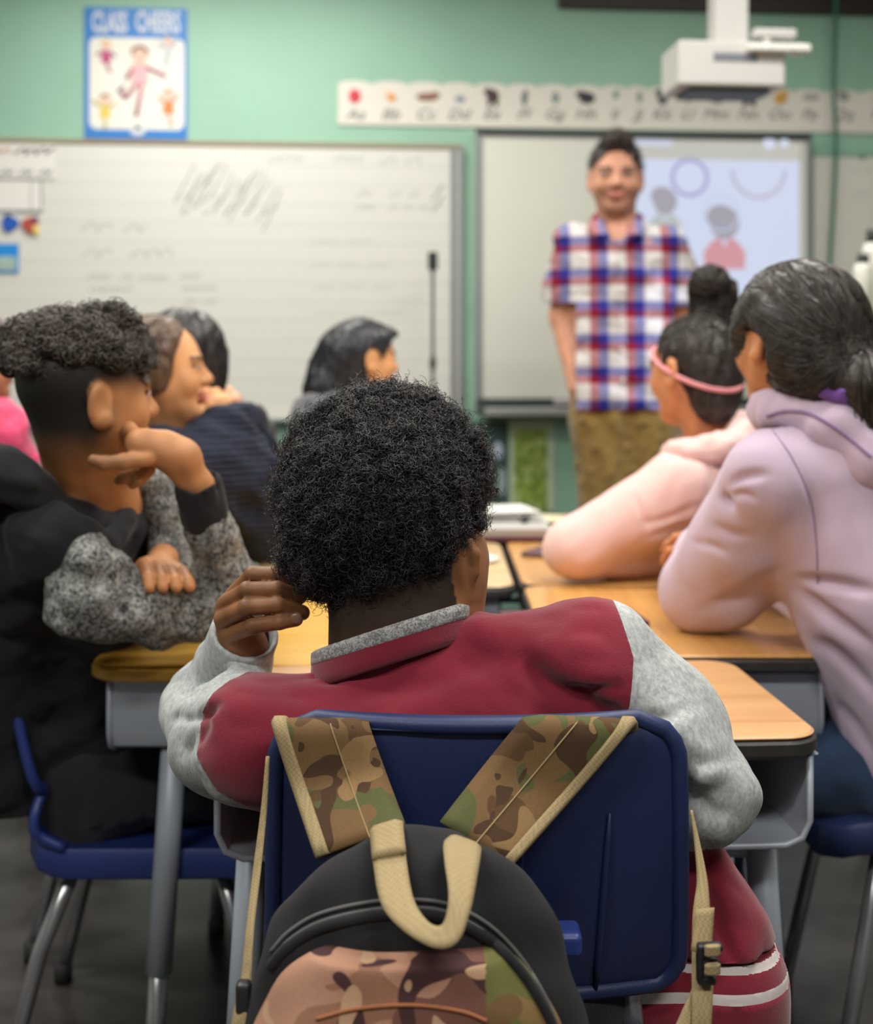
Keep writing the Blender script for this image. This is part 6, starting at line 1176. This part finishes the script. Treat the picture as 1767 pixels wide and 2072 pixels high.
# sleeve hems
c = V[Q].mean(1); pyT = HY + (CH - c[:, 2]) * F / c[:, 1]; pxT = c[:, 0] * F / c[:, 1] + CX
keep = ~(((pxT < 1166) & (pyT > 612)) | ((pxT > 1362) & (pyT > 618))); sh = mk('shirt', V, [Q[keep]], PLAID, rT)
for s_, a, b in ((1, (1206, 430, 4.10), (1238, 486, 4.02)), (-1, (1292, 428, 4.10), (1262, 486, 4.02))):
    A0 = pT(*a); B0 = pT(*b); m = MB().ribbon([A0, (A0 + B0) / 2 + (0, -.02, 0), B0], [A0 + (-.03 * s_, -.01, -.045), (A0 + B0) / 2 + (-.035 * s_, -.035, -.03), B0 + (-.028 * s_, -.012, .018)], .006); mk('collar', np.concatenate(m.v), [np.concatenate(a) for a in m.f.values() if a], PLAID, sh)
for k in range(5): q = pT(1253 + k * 2, 520 + k * 62, 4.02); m = MB().ell(q + (0, -.004 + (.005 if k == 0 else 0), 0), (.006, .003, .006)); mk('button', m.v[0], [m.f[4][0], m.f[3][0]], PAPER, sh)
A = Field((.30, 3.90, .06), (.95, 4.44, 1.12), .006)
for l in LGT_: A.chain(l, [.112, .084, .07], .02)
A.cone(pT(1222, 815, 4.16), pT(1302, 815, 4.16), .105, .105, .05); A.half((0, 0, .10), (0, 0, -1), .004); A.half(pT(1262, 800), (0, 0, 1), .004); finish(A, 'trousers', KHA, rT, fold(.006, .09, 103), smooth=2); shoes(rT, LGT_, fT)
TH_ = hairm('short_dark_hair', rgb(50, 40, 36), .5, .4, .3); A = Field((.40, 3.95, 1.55), (.80, 4.40, 1.95), .0045); A.ell(hT.p(0, -.06, .165), (.083, .102, .086), hT.M, 0); A.ell(hT.p(0, -.2, -.05), (.078, .07, .075), hT.M, .03); A.ell(hT.p(.0, .18, .50), (.05, .05, .035), hT.M, .03); A.ell(hT.p(0, .42, .05), (.075, .062, .082), hT.M, .01, 's'); A.ell(hT.p(.36, .08, -.10), (.025, .06, .055), hT.M, .01, 's'); A.ell(hT.p(-.36, .08, -.10), (.025, .06, .055), hT.M, .01, 's'); A.disp(lambda Q: .004 * noise(Q, .02, 104)); hv, hq = A.mesh(); hn = vnormals(hv, hq); hh = mk('hair', hv, [hq], TH_, rT); s1 = curls(hv, hn, 900, .0015, .022, .4, .0011, 6, 1.4, 105, hn[:, 2] > -.2); o = mk('short_hairs', s1[0], [s1[1]], TH_, hh); o['kind'] = 'stuff'
# light thrown by the projector onto the board and the man in front of it
pl = bpy.data.lights.new('projector_lamp', 'SPOT'); pl.energy = 22; pl.color = (.62, .74, 1); pl.spot_size = math.radians(26); pl.spot_blend = .35; pl.shadow_soft_size = .03
po = bpy.data.objects.new('projector_lamp', pl); COL.objects.link(po); po.location = P(1545, 190, 3.72); dv = Vector(P(1370, 690, 4.05)) - po.location; po.rotation_euler = dv.to_track_quat('-Z', 'Y').to_euler()
EXPO = 0.0
LAMPS = [(-.75, 4.3, 33), (1.3, 4.2, 11), (-1.3, 2.9, 35), (.9, 2.8, 35), (-1.2, 1.5, 34), (.9, 1.4, 34), (-1.1, -.5, 42), (.9, -.6, 42)]  # last two sit behind the camera, added as fill light
# ---------------------------------------------------------------- light and camera
def area(name, loc, rot, sx, sy, e, col=(1, .97, .91)):
    l = bpy.data.lights.new(name, 'AREA'); l.shape = 'RECTANGLE'; l.size = sx; l.size_y = sy; l.energy = e; l.color = col
    o = bpy.data.objects.new(name, l); COL.objects.link(o); o.location = loc; o.rotation_euler = rot; return o
LGT = plain('lamp_housing', rgb(200, 200, 196), .5)
for i, (x, y, e) in enumerate(LAMPS):
    r = empty('ceiling_light', (x, y, RH), TH, ['fluorescent ceiling light panel over the front wall', 'ceiling light panel above the desks, or fill panel added behind the camera'][y < 4], 'ceiling light', 'fluorescent ceiling panels')
    MB().box((-.63, -.17, -.05), (.63, .17, 0), .005).build('housing', LGT, r)
    a = area('lamp', (0, 0, -.056), (0, 0, 0), 1.2, .3, e); a.parent = r
w = bpy.data.worlds.new('World'); SC.world = w; w.use_nodes = True; bg = w.node_tree.nodes['Background']; bg.inputs[0].default_value = (.85, .9, 1, 1); bg.inputs[1].default_value = .3
cam = bpy.data.cameras.new('Camera'); co = bpy.data.objects.new('Camera', cam); COL.objects.link(co); SC.camera = co
co.location = (0, 0, CH); co.rotation_euler = (math.radians(90), 0, 0)
cam.sensor_fit = 'HORIZONTAL'; cam.sensor_width = 24; cam.lens = 24 * F / 1767; cam.shift_y = -(1036 - HY) / 1767; cam.shift_x = -(CX - 883.5) / 1767
cam.clip_start = .05; cam.clip_end = 60
cam.dof.use_dof = True; cam.dof.focus_distance = 1.28; cam.dof.aperture_fstop = 3.0
SC.view_settings.view_transform = 'Standard'; SC.view_settings.look = 'None'; SC.view_settings.exposure = EXPO; SC.view_settings.gamma = 1; SC.view_settings.use_curve_mapping = False
SC.cycles.use_denoising = True; SC.cycles.max_bounces = 6; SC.cycles.diffuse_bounces = 3; SC.cycles.glossy_bounces = 3; SC.cycles.use_adaptive_sampling = True; SC.cycles.adaptive_threshold = .03
SC.cycles.caustics_reflective = False; SC.cycles.caustics_refractive = False
